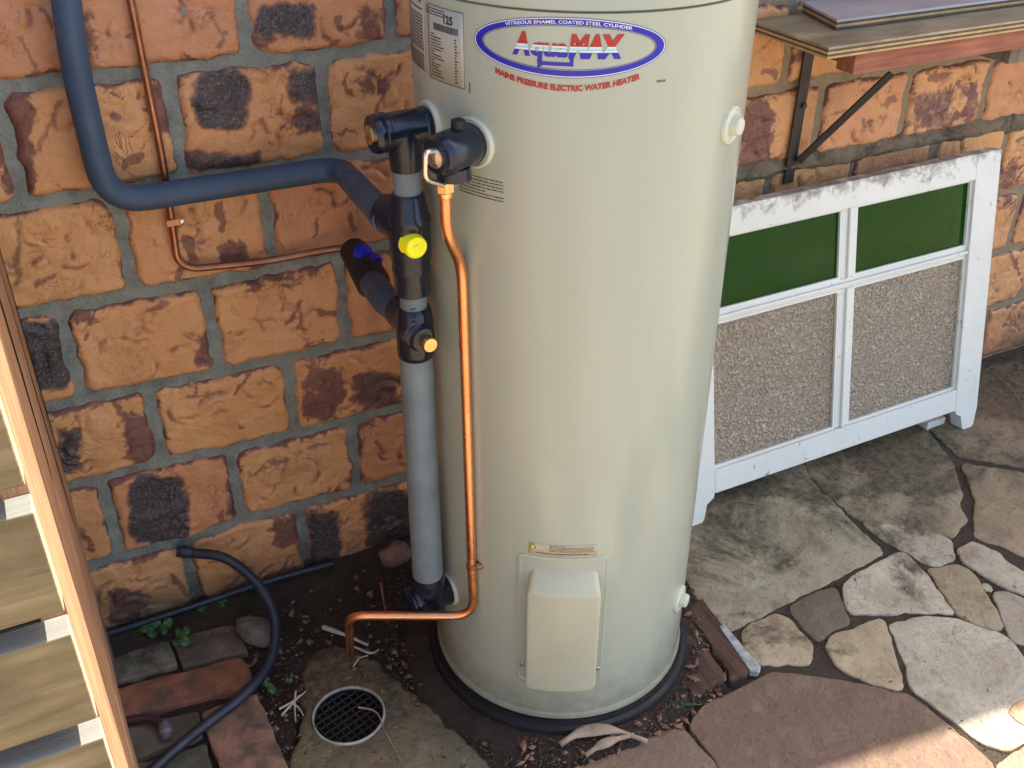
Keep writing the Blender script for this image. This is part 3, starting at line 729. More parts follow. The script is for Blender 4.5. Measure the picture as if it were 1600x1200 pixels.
def text_bm(body, size, bold=0., spacing=1., xs=1.):
    cu = bpy.data.curves.new('t', 'FONT'); cu.body = body; cu.size = size; cu.offset = bold; cu.align_x = 'CENTER'; cu.space_character = spacing
    cu.resolution_u = 3
    o = bpy.data.objects.new('t', cu); COL.objects.link(o); dg = bpy.context.evaluated_depsgraph_get()
    me = bpy.data.meshes.new_from_object(o.evaluated_get(dg)); bpy.data.objects.remove(o); bpy.data.curves.remove(cu)
    bm = bmesh.new(); bm.from_mesh(me); bpy.data.meshes.remove(me)
    for v in bm.verts: v.co.x *= xs; v.co.z = 0
    return bm
def cut_x(bm, step):
    xs_ = [v.co.x for v in bm.verts]; a = min(xs_)
    while a < max(xs_):
        a += step; bmesh.ops.bisect_plane(bm, geom=bm.verts[:]+bm.edges[:]+bm.faces[:], plane_co=(a, 0, 0), plane_no=(1, 0, 0))
def finish_print(name, bm, p0, z0, m, parent, lift):
    cut_x(bm, .012); bmesh.ops.triangulate(bm, faces=bm.faces[:])
    flat2cyl(bm, p0, z0, TR+lift)
    me = bpy.data.meshes.new(name); bm.to_mesh(me); bm.free(); return link(name, me, m, parent)

# badge
P0, Z0 = -124.0, 1.1895
EA, EB = .1185, .0345
def band(a0, b0, a1, b1, m, lift, nm):
    bm = bmesh.new(); n = 120
    A = [bm.verts.new((a0*math.cos(2*PI*k/n), b0*math.sin(2*PI*k/n), 0)) for k in range(n)]
    B = [bm.verts.new((a1*math.cos(2*PI*k/n), b1*math.sin(2*PI*k/n), 0)) for k in range(n)]
    for k in range(n): bm.faces.new((A[k], A[(k+1) % n], B[(k+1) % n], B[k]))
    flat2cyl(bm, P0, Z0, TR+lift); return fromb(nm, bm, m, badge, True)
badge = bpy.data.objects.new('badge', None); COL.objects.link(badge); badge.parent = wh
band(EA, EB, EA-.0008, EB-.0007, M['blue_ink'], .0006, 'oval_line')
band(EA-.0022, EB-.0020, EA-.0120, EB-.0084, M['blue_ink'], .0006, 'oval_band')
band(EA-.0132, EB-.0094, EA-.0139, EB-.0099, M['blue_ink'], .0006, 'oval_line')
band(EA-.0009, EB-.0008, EA-.0021, EB-.0019, M['white_ink'], .0005, 'oval_line')
def arc_text(body, size, f, width, m, bold, nm, lift):
    bm = text_bm(body, size, bold); xs_ = [v.co.x for v in bm.verts]; w = max(xs_)-min(xs_); c = (max(xs_)+min(xs_))/2
    for v in bm.verts:
        s = (v.co.x-c)*width/w; e = .001; dz = (f(s+e)-f(s-e))/(2*e)
        v.co = Vector((s, f(s)+v.co.y, 0))
    return finish_print(nm, bm, P0, Z0, m, badge, lift)
arc_text('MAINS PRESSURE ELECTRIC WATER HEATER', .0092, lambda s: -.0495+.0135*(s/.089)**2, .177, M['red_ink'], .0005, 'red_lettering', .0007)
arc_text('VITREOUS ENAMEL COATED STEEL CYLINDER', .0052, lambda s: (EB-.0070)*math.sqrt(max(0, 1-(s/(EA-.007))**2)), .150, M['white_ink'], .0001, 'white_lettering', .0010)
def logo_piece(bm, x, y, x0, w, ybase):
    pass
LG = bmesh.new()
def add_text(body, size, xl, width, yb, bold):
    b = text_bm(body, size, bold); xs_ = [v.co.x for v in b.verts]; mn, mx = min(xs_), max(xs_)
    for v in b.verts: v.co.x = xl+(v.co.x-mn)*width/(mx-mn)+(v.co.y)*.12; v.co.y += yb
    me = bpy.data.meshes.new('t'); b.to_mesh(me); b.free(); LG.from_mesh(me); bpy.data.meshes.remove(me)
add_text('A', .034, -.0655, .022, -.0095, .0022)
add_text('qua', .0290, -.0440, .045, -.0095, .0013)
add_text('MAX', .034, .0020, .062, -.0095, .0025)
def addpoly(pts):
    vs = [LG.verts.new((x, y, 0)) for x, y in pts]; LG.faces.new(vs)
addpoly([(-.0345, -.011), (-.0290, -.011), (-.0290, -.0195), (-.0265, -.0195), (-.0345, -.0255)])
addpoly([(-.0288, -.0165), (.0040, -.0165), (.0082, -.0165), (.0082, -.0208), (-.0260, -.0208), (-.0288, -.0208)])
addpoly([(.0036, -.0163), (.0036, -.0035), (.0082, -.0035), (.0082, -.0163)])
for v in LG.verts: v.co.z = 0
for yy in (-.0046, -.0028, .0002, .0019):
    bmesh.ops.bisect_plane(LG, geom=LG.verts[:]+LG.edges[:]+LG.faces[:], plane_co=(0, yy, 0), plane_no=(0, 1, 0))
cut_x(LG, .012); bmesh.ops.triangulate(LG, faces=LG.faces[:])
for f in LG.faces:
    y = f.calc_center_median().y
    f.material_index = 0 if y > .0019 else 2 if y > .0002 else 3 if y > -.0028 else 2 if y > -.0046 else 1
flat2cyl(LG, P0, Z0, TR+.0008)
me = bpy.data.meshes.new('logo_lettering'); LG.to_mesh(me); LG.free(); lo = link('logo_lettering', me, None, badge)
for k in ('red_ink', 'blue_ink', 'white_ink', 'cyan_ink'): me.materials.append(M[k])

# printed labels with fine unreadable lines
def lines_bm(w, h, n, seed, frac=.62, margin=.004, full=1.):
    r = random.Random(seed); bm = bmesh.new(); lh = h/n
    for i in range(n):
        y = h/2-(i+.5)*lh; x = -w/2+margin; end = w/2-margin if full >= 1 else -w/2+margin+(w-2*margin)*r.uniform(full*.7, full)
        if r.random() < .15: end = x+(end-x)*r.uniform(.3, .7)
        while x < end:
            L = min(r.uniform(.0022, .0085), end-x)
            vs = [bm.verts.new(p) for p in ((x, y-lh*frac/2, 0), (x+L, y-lh*frac/2, 0), (x+L, y+lh*frac/2, 0), (x, y+lh*frac/2, 0))]; bm.faces.new(vs)
            x += L+r.uniform(.0008, .0014)
    return bm
def border(p0, z0, w, h, t, m, par, lift=.0009):
    bm = bmesh.new()
    for a, b, c, d in ((-w/2, -h/2, w/2, -h/2+t), (-w/2, h/2-t, w/2, h/2), (-w/2, -h/2+t, -w/2+t, h/2-t), (w/2-t, -h/2+t, w/2, h/2-t)):
        vs = [bm.verts.new(q) for q in ((a, b, 0), (c, b, 0), (c, d, 0), (a, d, 0))]; bm.faces.new(vs)
    return finish_print('border', bm, p0, z0, m, par, lift)
rl = patchgrid('rating_label', -166.4, 1.1705, .0735, .091, TR+.0002, M['label'], wh, 10, 1, .0003)
border(-166.4, 1.1705, .0735, .091, .0007, M['black_ink'], rl)
tb = text_bm('125', .0135, .0006); 
for v in tb.verts: v.co.x += .008
finish_print('numerals', tb, -166.4, 1.1985, M['black_ink'], rl, .0009)
bc = bmesh.new(); r = random.Random(2); x = -.0225
while x < .026:
    L = r.uniform(.0006, .0020); vs = [bc.verts.new(q) for q in ((x, -.0042, 0), (x+L, -.0042, 0), (x+L, .0042, 0), (x, .0042, 0))]; bc.faces.new(vs); x += L+r.uniform(.0004, .0011)
finish_print('barcode', bc, -166.4, 1.1915, M['black_ink'], rl, .0009)
lb = lines_bm(.040, .055, 15, 4, .42, full=.95)
for v in lb.verts: v.co.x -= .014
finish_print('small_print', lb, -166.4, 1.156, M['black_ink'], rl, .0009)
lb = lines_bm(.014, .055, 15, 9, .42, full=.5, margin=.001)
for v in lb.verts: v.co.x += .026
finish_print('small_print', lb, -166.4, 1.156, M['black_ink'], rl, .0009)
lb = lines_bm(.052, .010, 3, 5, .4); finish_print('small_print', lb, -171, 1.2085, M['black_ink'], rl, .0009)
wl = patchgrid('warning_label', 171.5, 1.183, .085, .109, TR+.0002, M['label'], wh, 12, 1, .0003)
border(171.5, 1.183, .085, .109, .0007, M['red_ink'], wl)
finish_print('small_print', lines_bm(.082, .078, 19, 12, .5), 171.5, 1.168, M['black_ink'], wl, .0009)
tb = text_bm('WARNING', .012, .0006); finish_print('red_heading', tb, 173, 1.213, M['red_ink'], wl, .0009)
ib = lines_bm(.080, .030, 7, 21, .30); finish_print('printed_note', ib, -152.0, 1.003, M['black_ink'], wh, .0006)
tb = text_bm('2002.08', .0036, .0001); finish_print('printed_mark', tb, -95.4, 1.147, M['black_ink'], wh, .0006)
bx = lines_bm(.003, .014, 5, 8, .7, .0005); finish_print('printed_mark', bx, -155.4, 1.128, M['black_ink'], wh, .0006)

# element cover
cpz = (.376+.117)/2; pc = -118.4
bp = bmesh.new()
def rrect(bm, w, h, r, z, n=6):
    out = []
    for cx, cy, a0 in ((w/2-r, h/2-r, 0), (-w/2+r, h/2-r, 90), (-w/2+r, -h/2+r, 180), (w/2-r, -h/2+r, 270)):
        for k in range(n+1): a = R_(a0+90*k/n); out.append(bm.verts.new((cx+r*math.cos(a), cy+r*math.sin(a), z)))
    return out
def cover(w, h, r, prof, m, nm, p0, z0, slope=0):
    bm = bmesh.new(); rings = []
    for ins_, z in prof: rings.append(rrect(bm, w-2*ins_, h-2*ins_, max(.001, r-ins_*.6), z))
    n = len(rings[0])
    for a, b in zip(rings, rings[1:]):
        for k in range(n): bm.faces.new((a[k], a[(k+1) % n], b[(k+1) % n], b[k]))
    bm.faces.new(rings[-1])
    if slope:
        for v in bm.verts:
            if v.co.z > .008 and v.co.y > 0: v.co.y -= slope*(v.co.z/.027)
    bmesh.ops.bisect_plane(bm, geom=bm.verts[:]+bm.edges[:]+bm.faces[:], plane_co=(0, h/2-slope-.02, 0), plane_no=(0, 1, 0))
    for q in range(-8, 9): bmesh.ops.bisect_plane(bm, geom=bm.verts[:]+bm.edges[:]+bm.faces[:], plane_co=(q*.007, 0, 0), plane_no=(1, 0, 0))
    bmesh.ops.triangulate(bm, faces=[f for f in bm.faces if len(f.verts) > 4]); flat2cyl(bm, p0, z0, TR)
    return autos(fromb(nm, bm, m, wh, True), 28)
cover(.150, .290, .012, [(0, .0002), (.0005, .0014), (.0015, .0018), (.006, .0018), (.007, .0010), (.010, .0010)], M['tank'], 'cover_plate', -118.8, .262)
cover(.108, .250, .011, [(0, .0008), (0, .023), (.0012, .0258), (.003, .0268), (.005, .027)], M['cream'], 'element_cover', pc, cpz+.008, .028)
for q in ((816, 1037), (933, 1043)):
    p = atc(*q); d = Vector((p.x-TX, p.y-TY, 0)).normalized()
    lathe('screw', [(0, .0042), (.0016, .0042), (.003, .0030), (.0036, .0006)], p+d*.0008, d, M['steel'], wh, 16)
st_ = patchgrid('sticker', -119.4, .4215, .109, .0225, TR+.0002, M['label2'], wh, 12, 1, .0003)
lb = lines_bm(.078, .013, 5, 31, .34)
for v in lb.verts: v.co.x += .014
finish_print('small_print', lb, -119.4, .425, M['black_ink'], st_, .0009)
finish_print('small_print', lines_bm(.09, .0035, 1, 33, .34), -119.4, .4145, M['black_ink'], st_, .0009)
tr = bmesh.new(); vs = [tr.verts.new(q) for q in ((-.0055, -.0045, 0), (.0055, -.0045, 0), (0, .0058, 0))]; tr.faces.new(vs)
finish_print('warning_triangle', tr, -131.0, .4265, M['black_ink'], st_, .0008)
tr = bmesh.new(); vs = [tr.verts.new(q) for q in ((-.0034, -.0034, 0), (.0034, -.0034, 0), (0, .0034, 0))]; tr.faces.new(vs)
finish_print('warning_triangle', tr, -131.0, .4265, M['yellow'], st_, .0011)

# port flanges and side plugs
def flange(phi, z, r=.032, nm='port_flange', m='white'):
    d = Vector((math.cos(R_(phi)), math.sin(R_(phi)), 0))
    return lathe(nm, [(-.006, r), (.0025, r), (.004, r-.001), (.0045, r-.003), (.003, r-.005), (.0045, r*.62), (.004, r*.58)], cyl(phi, z), d, M[m], wh, 48)
flange(-177, 1.060); flange(-154.5, 1.060, .033); flange(-176, .234, .030)
for x, y in ((1145, 195), (1065, 935)):
    p = atc(x-4, y); ph = math.degrees(math.atan2(p.y-TY, p.x-TX)); 
    flange(ph, p.z, .025, 'side_flange')
    d = Vector((math.cos(R_(ph)), math.sin(R_(ph)), 0))
    lathe('side_plug', [(0, .013), (.006, .0125), (.012, .012), (.014, .010), (.0145, .004)], cyl(ph, p.z, TR+.002), d, M['white'], wh, 32)

# ---------------------------------------------------------------- valve stack
SX, SY = .345, -.400
vs_ = thing('valve_stack', 'upright stack of black valves and grey lagged pipe on the left of the water heater', 'pipework', (SX, SY, .2))
d1 = Vector((math.cos(R_(-177)), math.sin(R_(-177)), 0))
o1 = cyl(-177, 1.060, TR+.004)
lathe('outlet_sleeve', [(0, .024), (.003, .026), (.008, .026), (.010, .0245), (.058, .0245), (.060, .026), (.064, .026), (.066, .0245), (.070, .026), (.074, .026), (.080, .024)], o1, d1, M['black'], vs_, 48)
lathe('brass_plug', [(.0, .0125), (.004, .0125), (.005, .010)], o1+d1*.080, d1, M['brass'], vs_, 28)
T0 = Vector((SX, SY, 0))
def zz(y): 
    # height on the stack axis that shows at photo row y
    lo, hi = 0., 1.3
    for _ in range(40):
        mid = (lo+hi)/2
        if px((SX, SY, mid))[1] > y: lo = mid
        else: hi = mid
    return lo
lathe('upper_sleeve', [(zz(264), .021), (zz(262), .0215), (zz(232), .0225), (zz(200), .020)], T0, UP, M['black'], vs_, 40)
lathe('lagged_pipe', [(zz(312), .0192), (zz(258), .0192)], T0, UP, M['grey'], vs_, 40)
lathe('mixing_valve', [(zz(458), .022), (zz(455), .026), (zz(425), .0262), (zz(422), .0275), (zz(414), .0275), (zz(410), .0262), (zz(400), .029), (zz(352), .029), (zz(350), .0285), (zz(345), .0300), (zz(338), .0300), (zz(334), .0275), (zz(305), .0235), (zz(300), .021)], T0, UP, M['black'], vs_, 48)
lathe('lagged_pipe', [(zz(492), .0195), (zz(452), .0195)], T0, UP, M['grey'], vs_, 40)
lathe('lower_valve', [(zz(556), .024), (zz(553), .0265), (zz(545), .0275), (zz(500), .0275), (zz(482), .0250), (zz(478), .0215)], T0, UP, M['black'], vs_, 48)
lathe('lagged_pipe', [(zz(900), .0262), (zz(548), .0250)], T0, UP, M['grey'], vs_, 40)
lathe('inlet_sleeve', [(zz(950), .0285), (zz(905), .0290), (zz(896), .0275)], T0, UP, M['black'], vs_, 40)
d3 = Vector((math.cos(R_(-176)), math.sin(R_(-176)), 0)); o3 = cyl(-176, .234, TR+.004)
lathe('inlet_elbow', [(0, .025), (.003, .027), (.056, .026), (.060, .0275), (.063, .0275), (.066, .0255), (.069, .0275), (.072, .0275), (.076, .022), (.078, .015)], o3, d3, M['black'], vs_, 44)
cd_ = (CAM-Vector((SX, SY, .85))).normalized()
def front(x, y, dist):      # point in front of the stack
    return at(x, y, 'y', SY-dist)
pc_ = front(644, 381, .024); ax_ = Vector((.02, -1, .02)).normalized()
yc = lathe('yellow_cap', [(-.012, .0180), (-.004, .0182), (-.002, .0168), (.014, .0160), (.0158, .0148), (.0145, .0130), (.0145, .004), (.0165, .0035), (.0168, .001)], pc_, ax_, M['yellow'], vs_, 40)
lathe('cap_boss', [(-.02, .019), (-.004, .0185)], pc_, ax_, M['black'], vs_, 32)
pb = front(652, 522, .016); axb = Vector((.06, -1, .06)).normalized()
lathe('valve_collar', [(-.02, .023), (.004, .023), (.006, .021), (.008, .018), (.010, .021), (.012, .0215), (.014, .0185), (.018, .016), (.020, .0175), (.023, .017), (.024, .012)], pb, axb, M['black'], vs_, 44)
lathe('brass_cap', [(.020, .0100), (.024, .0112), (.036, .0112), (.038, .0100), (.0385, .003)], pb+Vector((.003, 0, -.003)), axb, M['brass'], vs_, 32)
# small embossed lines on the lower valve: left as moulded ribs
for q in range(4):
    tube('moulded_rib', [at(641, 484+q*7, 'y', SY-.0275), at(650, 482+q*7, 'y', SY-.0275)], .0009, M['black'], vs_, 6)

# angled arms towards the wall
tee = lathe('branch_boss', [(0, .030), (.03, .029), (.052, .026), (.055, .022)], Vector((SX, SY+.002, zz(352))), (at(585, 322, 'y', SY+.07)-Vector((SX, SY, zz(352)))), M['black'], vs_, 40)
lowa = [Vector((SX, SY, zz(500))), at(603, 470, 'y', -.30), at(572, 425, 'y', -.12)]
tube('cold_arm', [lowa[0], lowa[1], at(582, 442, 'y', -.18)], [.0225, .0225, .0225], M['insul'], vs_, 28)
lathe('cold_arm_boss', [(0, .0265), (.045, .0265), (.05, .022)], Vector((SX, SY, zz(500))), lowa[1]-lowa[0], M['black'], vs_, 36)
iv = thing('isolating_valve', 'black foam covered tap with blue handle where the thin copper pipe ends', 'valve', tuple(at(565, 405, 'y', -.1)))
tube('valve_cover', [at(588, 450, 'y', -.20), at(583, 442, 'y', -.18), at(566, 412, 'y', -.10), at(553, 392, 'y', -.05), at(548, 384, 'y', -.035)], [.022, .0285, .0275, .0245, .015], M['blackm'], iv, 28)
hb = at(566, 398, 'y', -.115)
lathe('blue_handle', [(-.01, .014), (.004, .0165), (.010, .016), (.013, .011), (.0135, .004)], hb, (.1, -.55, .8), M['blue'], iv, 20)
box('handle_lever', hb+Vector((-.004, -.032, -.014)), hb+Vector((.024, -.010, .004)), M['blue'], iv, .003)

# pressure relief valve
rv_ = thing('relief_valve', 'stubby black relief valve with bent silver lever on the front of the water heater', 'valve', tuple(cyl(-154.5, 1.06, TR+.03)))
d2 = Vector((math.cos(R_(-154.5)), math.sin(R_(-154.5)), 0)); o2 = cyl(-154.5, 1.060, TR+.004)
lathe('valve_cover', [(0, .026), (.004, .0275), (.056, .0270), (.060, .0255), (.066, .022), (.067, .014)], o2, d2, M['black'], rv_, 48)
lathe('valve_stem', [(.0, .009), (.012, .009), (.013, .007)], o2+d2*.024+Vector((0, 0, .024)), UP, M['blackm'], rv_, 16)
e2 = o2+d2*.067
lathe('steel_seat', [(0, .013), (.003, .013), (.004, .009), (.006, .006)], e2, d2, M['steel'], rv_, 28)
sd_ = Vector((-d2.y, d2.x, 0))
lv = [e2+d2*.004+Vector((0, 0, .010)), e2+d2*.018+Vector((0, 0, .012)), e2+d2*.021+Vector((0, 0, -.022)), o2+d2*.046+Vector((0, 0, -.044)), o2+d2*.034+Vector((0, 0, -.046))]
tube('lever', fillet(lv, .010), .0034, M['steel'], rv_, 14)
lathe('lower_boss', [(0, .0225), (.016, .0215)], o2+d2*.034+Vector((0, 0, -.036)), UP, M['black'], rv_, 32)
NUT = at(695, 291, 'y', (o2+d2*.034).y)
NUT = Vector((NUT.x, (o2+d2*.034).y, NUT.z))
def hexnut(c, r, h, m, par, nm='brass_nut'):
    return bev(prism(nm, [c+Vector((r*math.cos(PI/3*k+.3), r*math.sin(PI/3*k+.3), -h/2)) for k in range(6)], (0, 0, h), m, par), .0008)
hexnut(NUT, .0125, .014, M['brass'], rv_)
lathe('brass_olive', [(-.015, .0095), (-.013, .0105), (-.008, .0105), (-.006, .009), (.014, .009)], NUT, UP, M['brass'], rv_, 28)

# discharge copper line
cl = thing('copper_drain_pipe', 'bright copper pipe down the front of the water heater, ending bent over the drain', 'pipe', tuple(at(735, 880, 'y', -.55)))
rp = .0075
q0 = NUT+Vector((0, 0, -.008)); q1 = Vector((NUT.x, NUT.y, at(700, 365, 'y', NUT.y).z))
def onc(x, y, d=.0095): return atc(x, y, TR+d)
q2 = onc(722, 415)
q3 = onc(737, 880, .0095); q2b = Vector((q3.x*.5+q2.x*.5, q3.y*.5+q2.y*.5, (q2.z+q3.z)/2))
q4 = onc(741, 962, .0095)
zl = q4.z; q5 = at(545, 962, 'z', zl); 
q6 = at(547, 1024, 'z', .10)
q6 = Vector((q5.x*.6+q6.x*.4, q6.y, q6.z)) if False else q6
tube('copper_run', fillet([q0, q1, q2, q3, q4, q5, q6], [.03, .03, .002, .038, .028, ]), rp, M['copper'], cl, 24)
cb = onc(738, 884, .0095)
lathe('pipe_clip', [(-.005, .0088), (-.004, .0100), (.004, .0100), (.005, .0088)], cb, (q4-q3), M['copperold'], cl, 24)
cr_ = AR
tube('clip_lug', [cb, cb+cr_*.012, cb+cr_*.019], [.006, .0065, .0035], M['copperold'], cl, 14)
tube('clip_lug', [cb+cr_*.0+Vector((0, 0, -.004)), cb+Vector((0, -.004, -.014))], [.0035, .0025], M['copperold'], cl, 10)

# lagged pipe along the wall
lp = thing('lagged_pipe', 'thick dark blue lagged pipe bending along the brick wall to the valve stack', 'pipe', tuple(at(200, 310, 'y', -.045)))
yw = -.042
b0 = at(95, -60, 'y', yw); b1 = at(118, 110, 'y', yw); b2 = at(168, 318, 'y', yw); b3 = at(300, 302, 'y', yw); b4 = at(530, 262, 'y', yw-.005)
b5 = at(590, 326, 'y', SY+.075)
b6 = at(604, 345, 'y', SY+.03)
b00 = at(62, -300, 'y', yw)
tube('lagging', fillet([b00, b0, b1, b2, b4, b5, b6], [.05, .05, .06, .05, .02]), .0200, M['insul'], lp, 32)

# thin copper pipe
tp = thing('thin_copper_pipe', 'thin dull copper pipe running down the brick wall and across to the blue handled tap', 'pipe', tuple(at(265, 350, 'y', -.02)))
yt = -.014
tube('pipe_run', fillet([at(182, -120, 'y', yt), at(206, 10, 'y', yt), at(256, 260, 'y', yt), at(277, 408, 'y', yt), at(300, 420, 'y', yt), at(420, 408, 'y', yt-.004), at(500, 392, 'y', yt-.01), at(556, 384, 'y', -.036)], [.05, .05, .04, .03, .06, .04]), .0062, M['copperold'], tp, 20)
sc = at(268, 346, 'y', yt)
box('saddle_clip', sc+Vector((-.010, -.0085, -.006)), sc+Vector((.022, -.006, .006)), M['copperold'], tp, .001)
lathe('clip_screw', [(0, .0045), (.002, .004), (.003, .001)], sc+Vector((.015, -.0085, 0)), (0, -1, 0), M['steel'], tp, 16)

# ---------------------------------------------------------------- window sash leaning on the wall
FL = Vector((1.075, -.226, 0)); FRt = Vector((1.90, -.218, 0))
topp = at(1555, 245, 'y', -.085)
U_ = (FRt-FL).normalized(); tv = topp-FL; Vv = (tv-U_*tv.dot(U_)).normalized(); Nn = U_.cross(Vv)   # Nn points away from the wall
if Nn.y > 0: Nn = -Nn
def wp(x, y): return atp(x, y, FL, Nn)
def wl_(x, y):
    d = wp(x, y)-FL; return d.dot(U_), d.dot(Vv)
sash = thing('window_sash', 'old white window sash with green and pebbled glass leaning against the brick wall', 'window', tuple((FL+FRt)/2))
TH = .036
def wpr(name, pts, m, parent, d0=0., d1=TH, bevel=.0015):      # pts are (u,v); d0 front, d1 back
    P = [FL+U_*u+Vv*v-Nn*d0 for u, v in pts]; return prism(name, P, -Nn*(d1-d0), m, parent, bevel)
ul = wl_(1095, 700)[0]-.012; ui = wl_(1117, 740)[0]
vb0 = .5*(wl_(1116, 772)[1]+wl_(1499, 640)[1]); vb1 = .5*(wl_(1117, 736)[1]+wl_(1489, 611)[1])
ur0 = .5*(wl_(1488, 611)[0]+wl_(1531, 300)[0]); ur1 = .5*(wl_(1516, 668)[0]+wl_(1574, 235)[0])
vt0 = .5*(wl_(1138, 367)[1]+wl_(1529, 281)[1]); vt1 = .5*(wl_(1143, 326)[1]+wl_(1574, 228)[1])
vm0 = .5*(wl_(1122, 507)[1]+wl_(1531, 396)[1]); vm1 = .5*(wl_(1124, 490)[1]+wl_(1519, 385)[1])
um0 = .5*(wl_(1322, 440)[0]+wl_(1303, 675)[0]); um1 = .5*(wl_(1344, 440)[0]+wl_(1321, 675)[0])
ul = ui-(ur1-ur0)
print('sash', [round(v, 3) for v in (ul, ui, vb0, vb1, ur0, ur1, vt0, vt1, vm0, vm1, um0, um1)])
foot = wl_(1102, 817)[1]
def stile(a, b, flip):
    w = b-a
    pts = [(0, vb0), (0, vb0-.01), (w*.10, -.0+foot+.012), (w*.22, foot), (w*.50, foot), (w*.62, foot+.010), (w*.72, vb0-.022), (w*.96, vb0-.010), (w, vb0), (w, vt1), (0, vt1)]
    if flip: pts = [(w-x, y) for x, y in pts][::-1]
    wpr('stile', [(a+x, y) for x, y in pts], M['paint'], sash)
stile(ul, ui, False); stile(ur0, ur1, True)
g = .0008
wpr('top_rail', [(ui+g, vt0), (ur0-g, vt0), (ur0-g, vt1), (ui+g, vt1)], M['paint'], sash)
wpr('bottom_rail', [(ui+g, vb0), (ur0-g, vb0), (ur0-g, vb1), (ui+g, vb1)], M['paint'], sash)
def bar(name, a, b, c, d):
    wpr(name, [(a, b), (c, b), (c, d), (a, d)], M['paint'], sash, .009, .030)
    if c-a > d-b: wpr(name, [(a, (b+d)/2-.0035), (c, (b+d)/2-.0035), (c, (b+d)/2+.0035), (a, (b+d)/2+.0035)], M['paint'], sash, .002, .0088)
    else: wpr(name, [((a+c)/2-.0035, b), ((a+c)/2+.0035, b), ((a+c)/2+.0035, d), ((a+c)/2-.0035, d)], M['paint'], sash, .002, .0088)
bar('glazing_bar', um0, vb1+g, um1, vm0-g); bar('glazing_bar', um0, vm1+g, um1, vt0-g)
bar('glazing_bar', ui+g, vm0, ur0-g, vm1)
for a, b, c, d, m, nm, lab in ((ui, vm1, um0, vt0, 'green', 'pane', 'green glass pane beside the water heater'), (um1, vm1, ur0, vt0, 'green', 'pane', 'right green glass pane'),
                      (ui, vb1, um0, vm0, 'obscure', 'pane', 'pebbled clear pane beside the water heater'), (um1, vb1, ur0, vm0, 'obscure', 'pane', 'right pebbled clear pane')):
    p = wpr(nm, [(a-.004, b-.004), (c+.004, b-.004), (c+.004, d+.004), (a-.004, d+.004)], M[m], sash, .0165, .0195, 0); p['label'] = lab
    # putty / moulded bead round the pane
    q = .0055
    for w4 in ([(a, b), (c, b), (c-q, b+q), (a+q, b+q)], [(a, d), (c, d), (c-q, d-q), (a+q, d-q)], [(a, b), (a, d), (a+q, d-q), (a+q, b+q)], [(c, b), (c, d), (c-q, d-q), (c-q, b+q)]):
        wpr('bead', w4, M['paint'], sash, .0095, .016, 0)
# packing block behind the right foot
blk = prism('timber_block', [FL+U_*(ur0-.05)+Vv*0-Nn*.042+Vector((0, 0, .0)), FL+U_*(ur0+.012)-Nn*.042, FL+U_*(ur0+.012)-Nn*.042+Vector((0, 0, .028)), FL+U_*(ur0-.05)-Nn*.042+Vector((0, 0, .028))], (0, .05, 0), M['paint'], None, .002)
tag(blk, 'small white block behind the right foot of the window sash', 'block')

# ---------------------------------------------------------------- shelf
def ply(name, label, corner, x1, y0, z0, th, topm, n=5):
    t = thing(name, label, 'board', ((corner[0]+x1)/2, (corner[1]+y0)/2, z0))
    h = th/n
    for k in range(n):
        m = topm if k == n-1 else (M['ply_a'] if k % 2 == 0 else M['ply_b'])
        j = random.uniform(-.0008, .0008)
        box('veneer', (corner[0]+j, corner[1]+j, z0+k*h+.0001), (x1, y0, z0+(k+1)*h), m, t)
    return t
zc = 1.012
c1 = at(1292, 93, 'z', zc)
ply('shelf_board', 'weathered plywood shelf board fixed above the window sash, under a second board', (c1.x, c1.y), 2.75, -.004, zc, .021, M['ply_top'])
c2 = at(1308, 46, 'z', zc+.0225)
zu = zc+.0222
lb_ = thing('loose_board', 'pale grey plywood sheet lying on top of the shelf board', 'board', (c2.x+.5, c2.y+.1, zu))
k0, k1 = at(1306, 47, 'z', zu), at(1218, 0, 'z', zu); kd = (k1-k0).normalized(); kf = (at(1600, 8, 'z', zu)-k0).normalized()
print('loose', k0, k1)
kq = [k0, k0+kf*1.25, k0+kf*1.25+kd*.19, k0+kd*.19]
for k in range(4):
    prism('veneer', [q+Vector((0, 0, k*.0046+.0001)) for q in kq], (0, 0, .0045), M['ply_grey'] if k == 3 else (M['ply_a'] if k % 2 else M['ply_b']), lb_)
br = thing('shelf_batten', 'red timber batten running under the front of the shelf board', 'batten', (1.9, c1.y+.05, zc-.04))
ba = at(1332, 112, 'y', c1.y+.03)
box('batten', (ba.x, c1.y+.028, zc-.046), (2.7, c1.y+.075, zc-.001), M['red_wood'], br, .002)
arm = thing('timber_bearer', 'short grey timber bearer under the right end of the shelf board', 'bearer', (1.9, -.12, .95))
aa = at(1590, 100, 'y', -.12)
box('arm', (aa.x-.10, -.175, zc-.085), (aa.x-.05, -.004, zc-.047), M['grey_wood'], arm, .002)
arm2 = thing('timber_cleat', 'dark timber cleat on the wall under the left end of the shelf board', 'bearer', (1.2, -.06, .95))
ac = at(1300, 112, 'y', -.10)
box('cleat', (ac.x-.02, -.20, zc-.042), (ac.x+.018, -.004, zc-.001), M['grey_wood'], arm2, .002)
bk = thing('shelf_bracket', 'dark iron shelf bracket with a diagonal brace on the brick wall', 'bracket', tuple(at(1232, 280, 'y', -.01)))
def strap(name, a, b, w, t, m, par):
    a, b = Vector(a), Vector(b); d = (b-a).normalized(); s = Vector((1, 0, 0)); s = (s-d*s.dot(d)).normalized(); nn = d.cross(s)
    return bev(prism(name, [a-s*w/2-nn*t/2, a+s*w/2-nn*t/2, b+s*w/2-nn*t/2, b-s*w/2-nn*t/2], nn*t, m, par), .001)
s0, s1 = at(1262, 92, 'y', -.006), at(1229, 286, 'y', -.006)
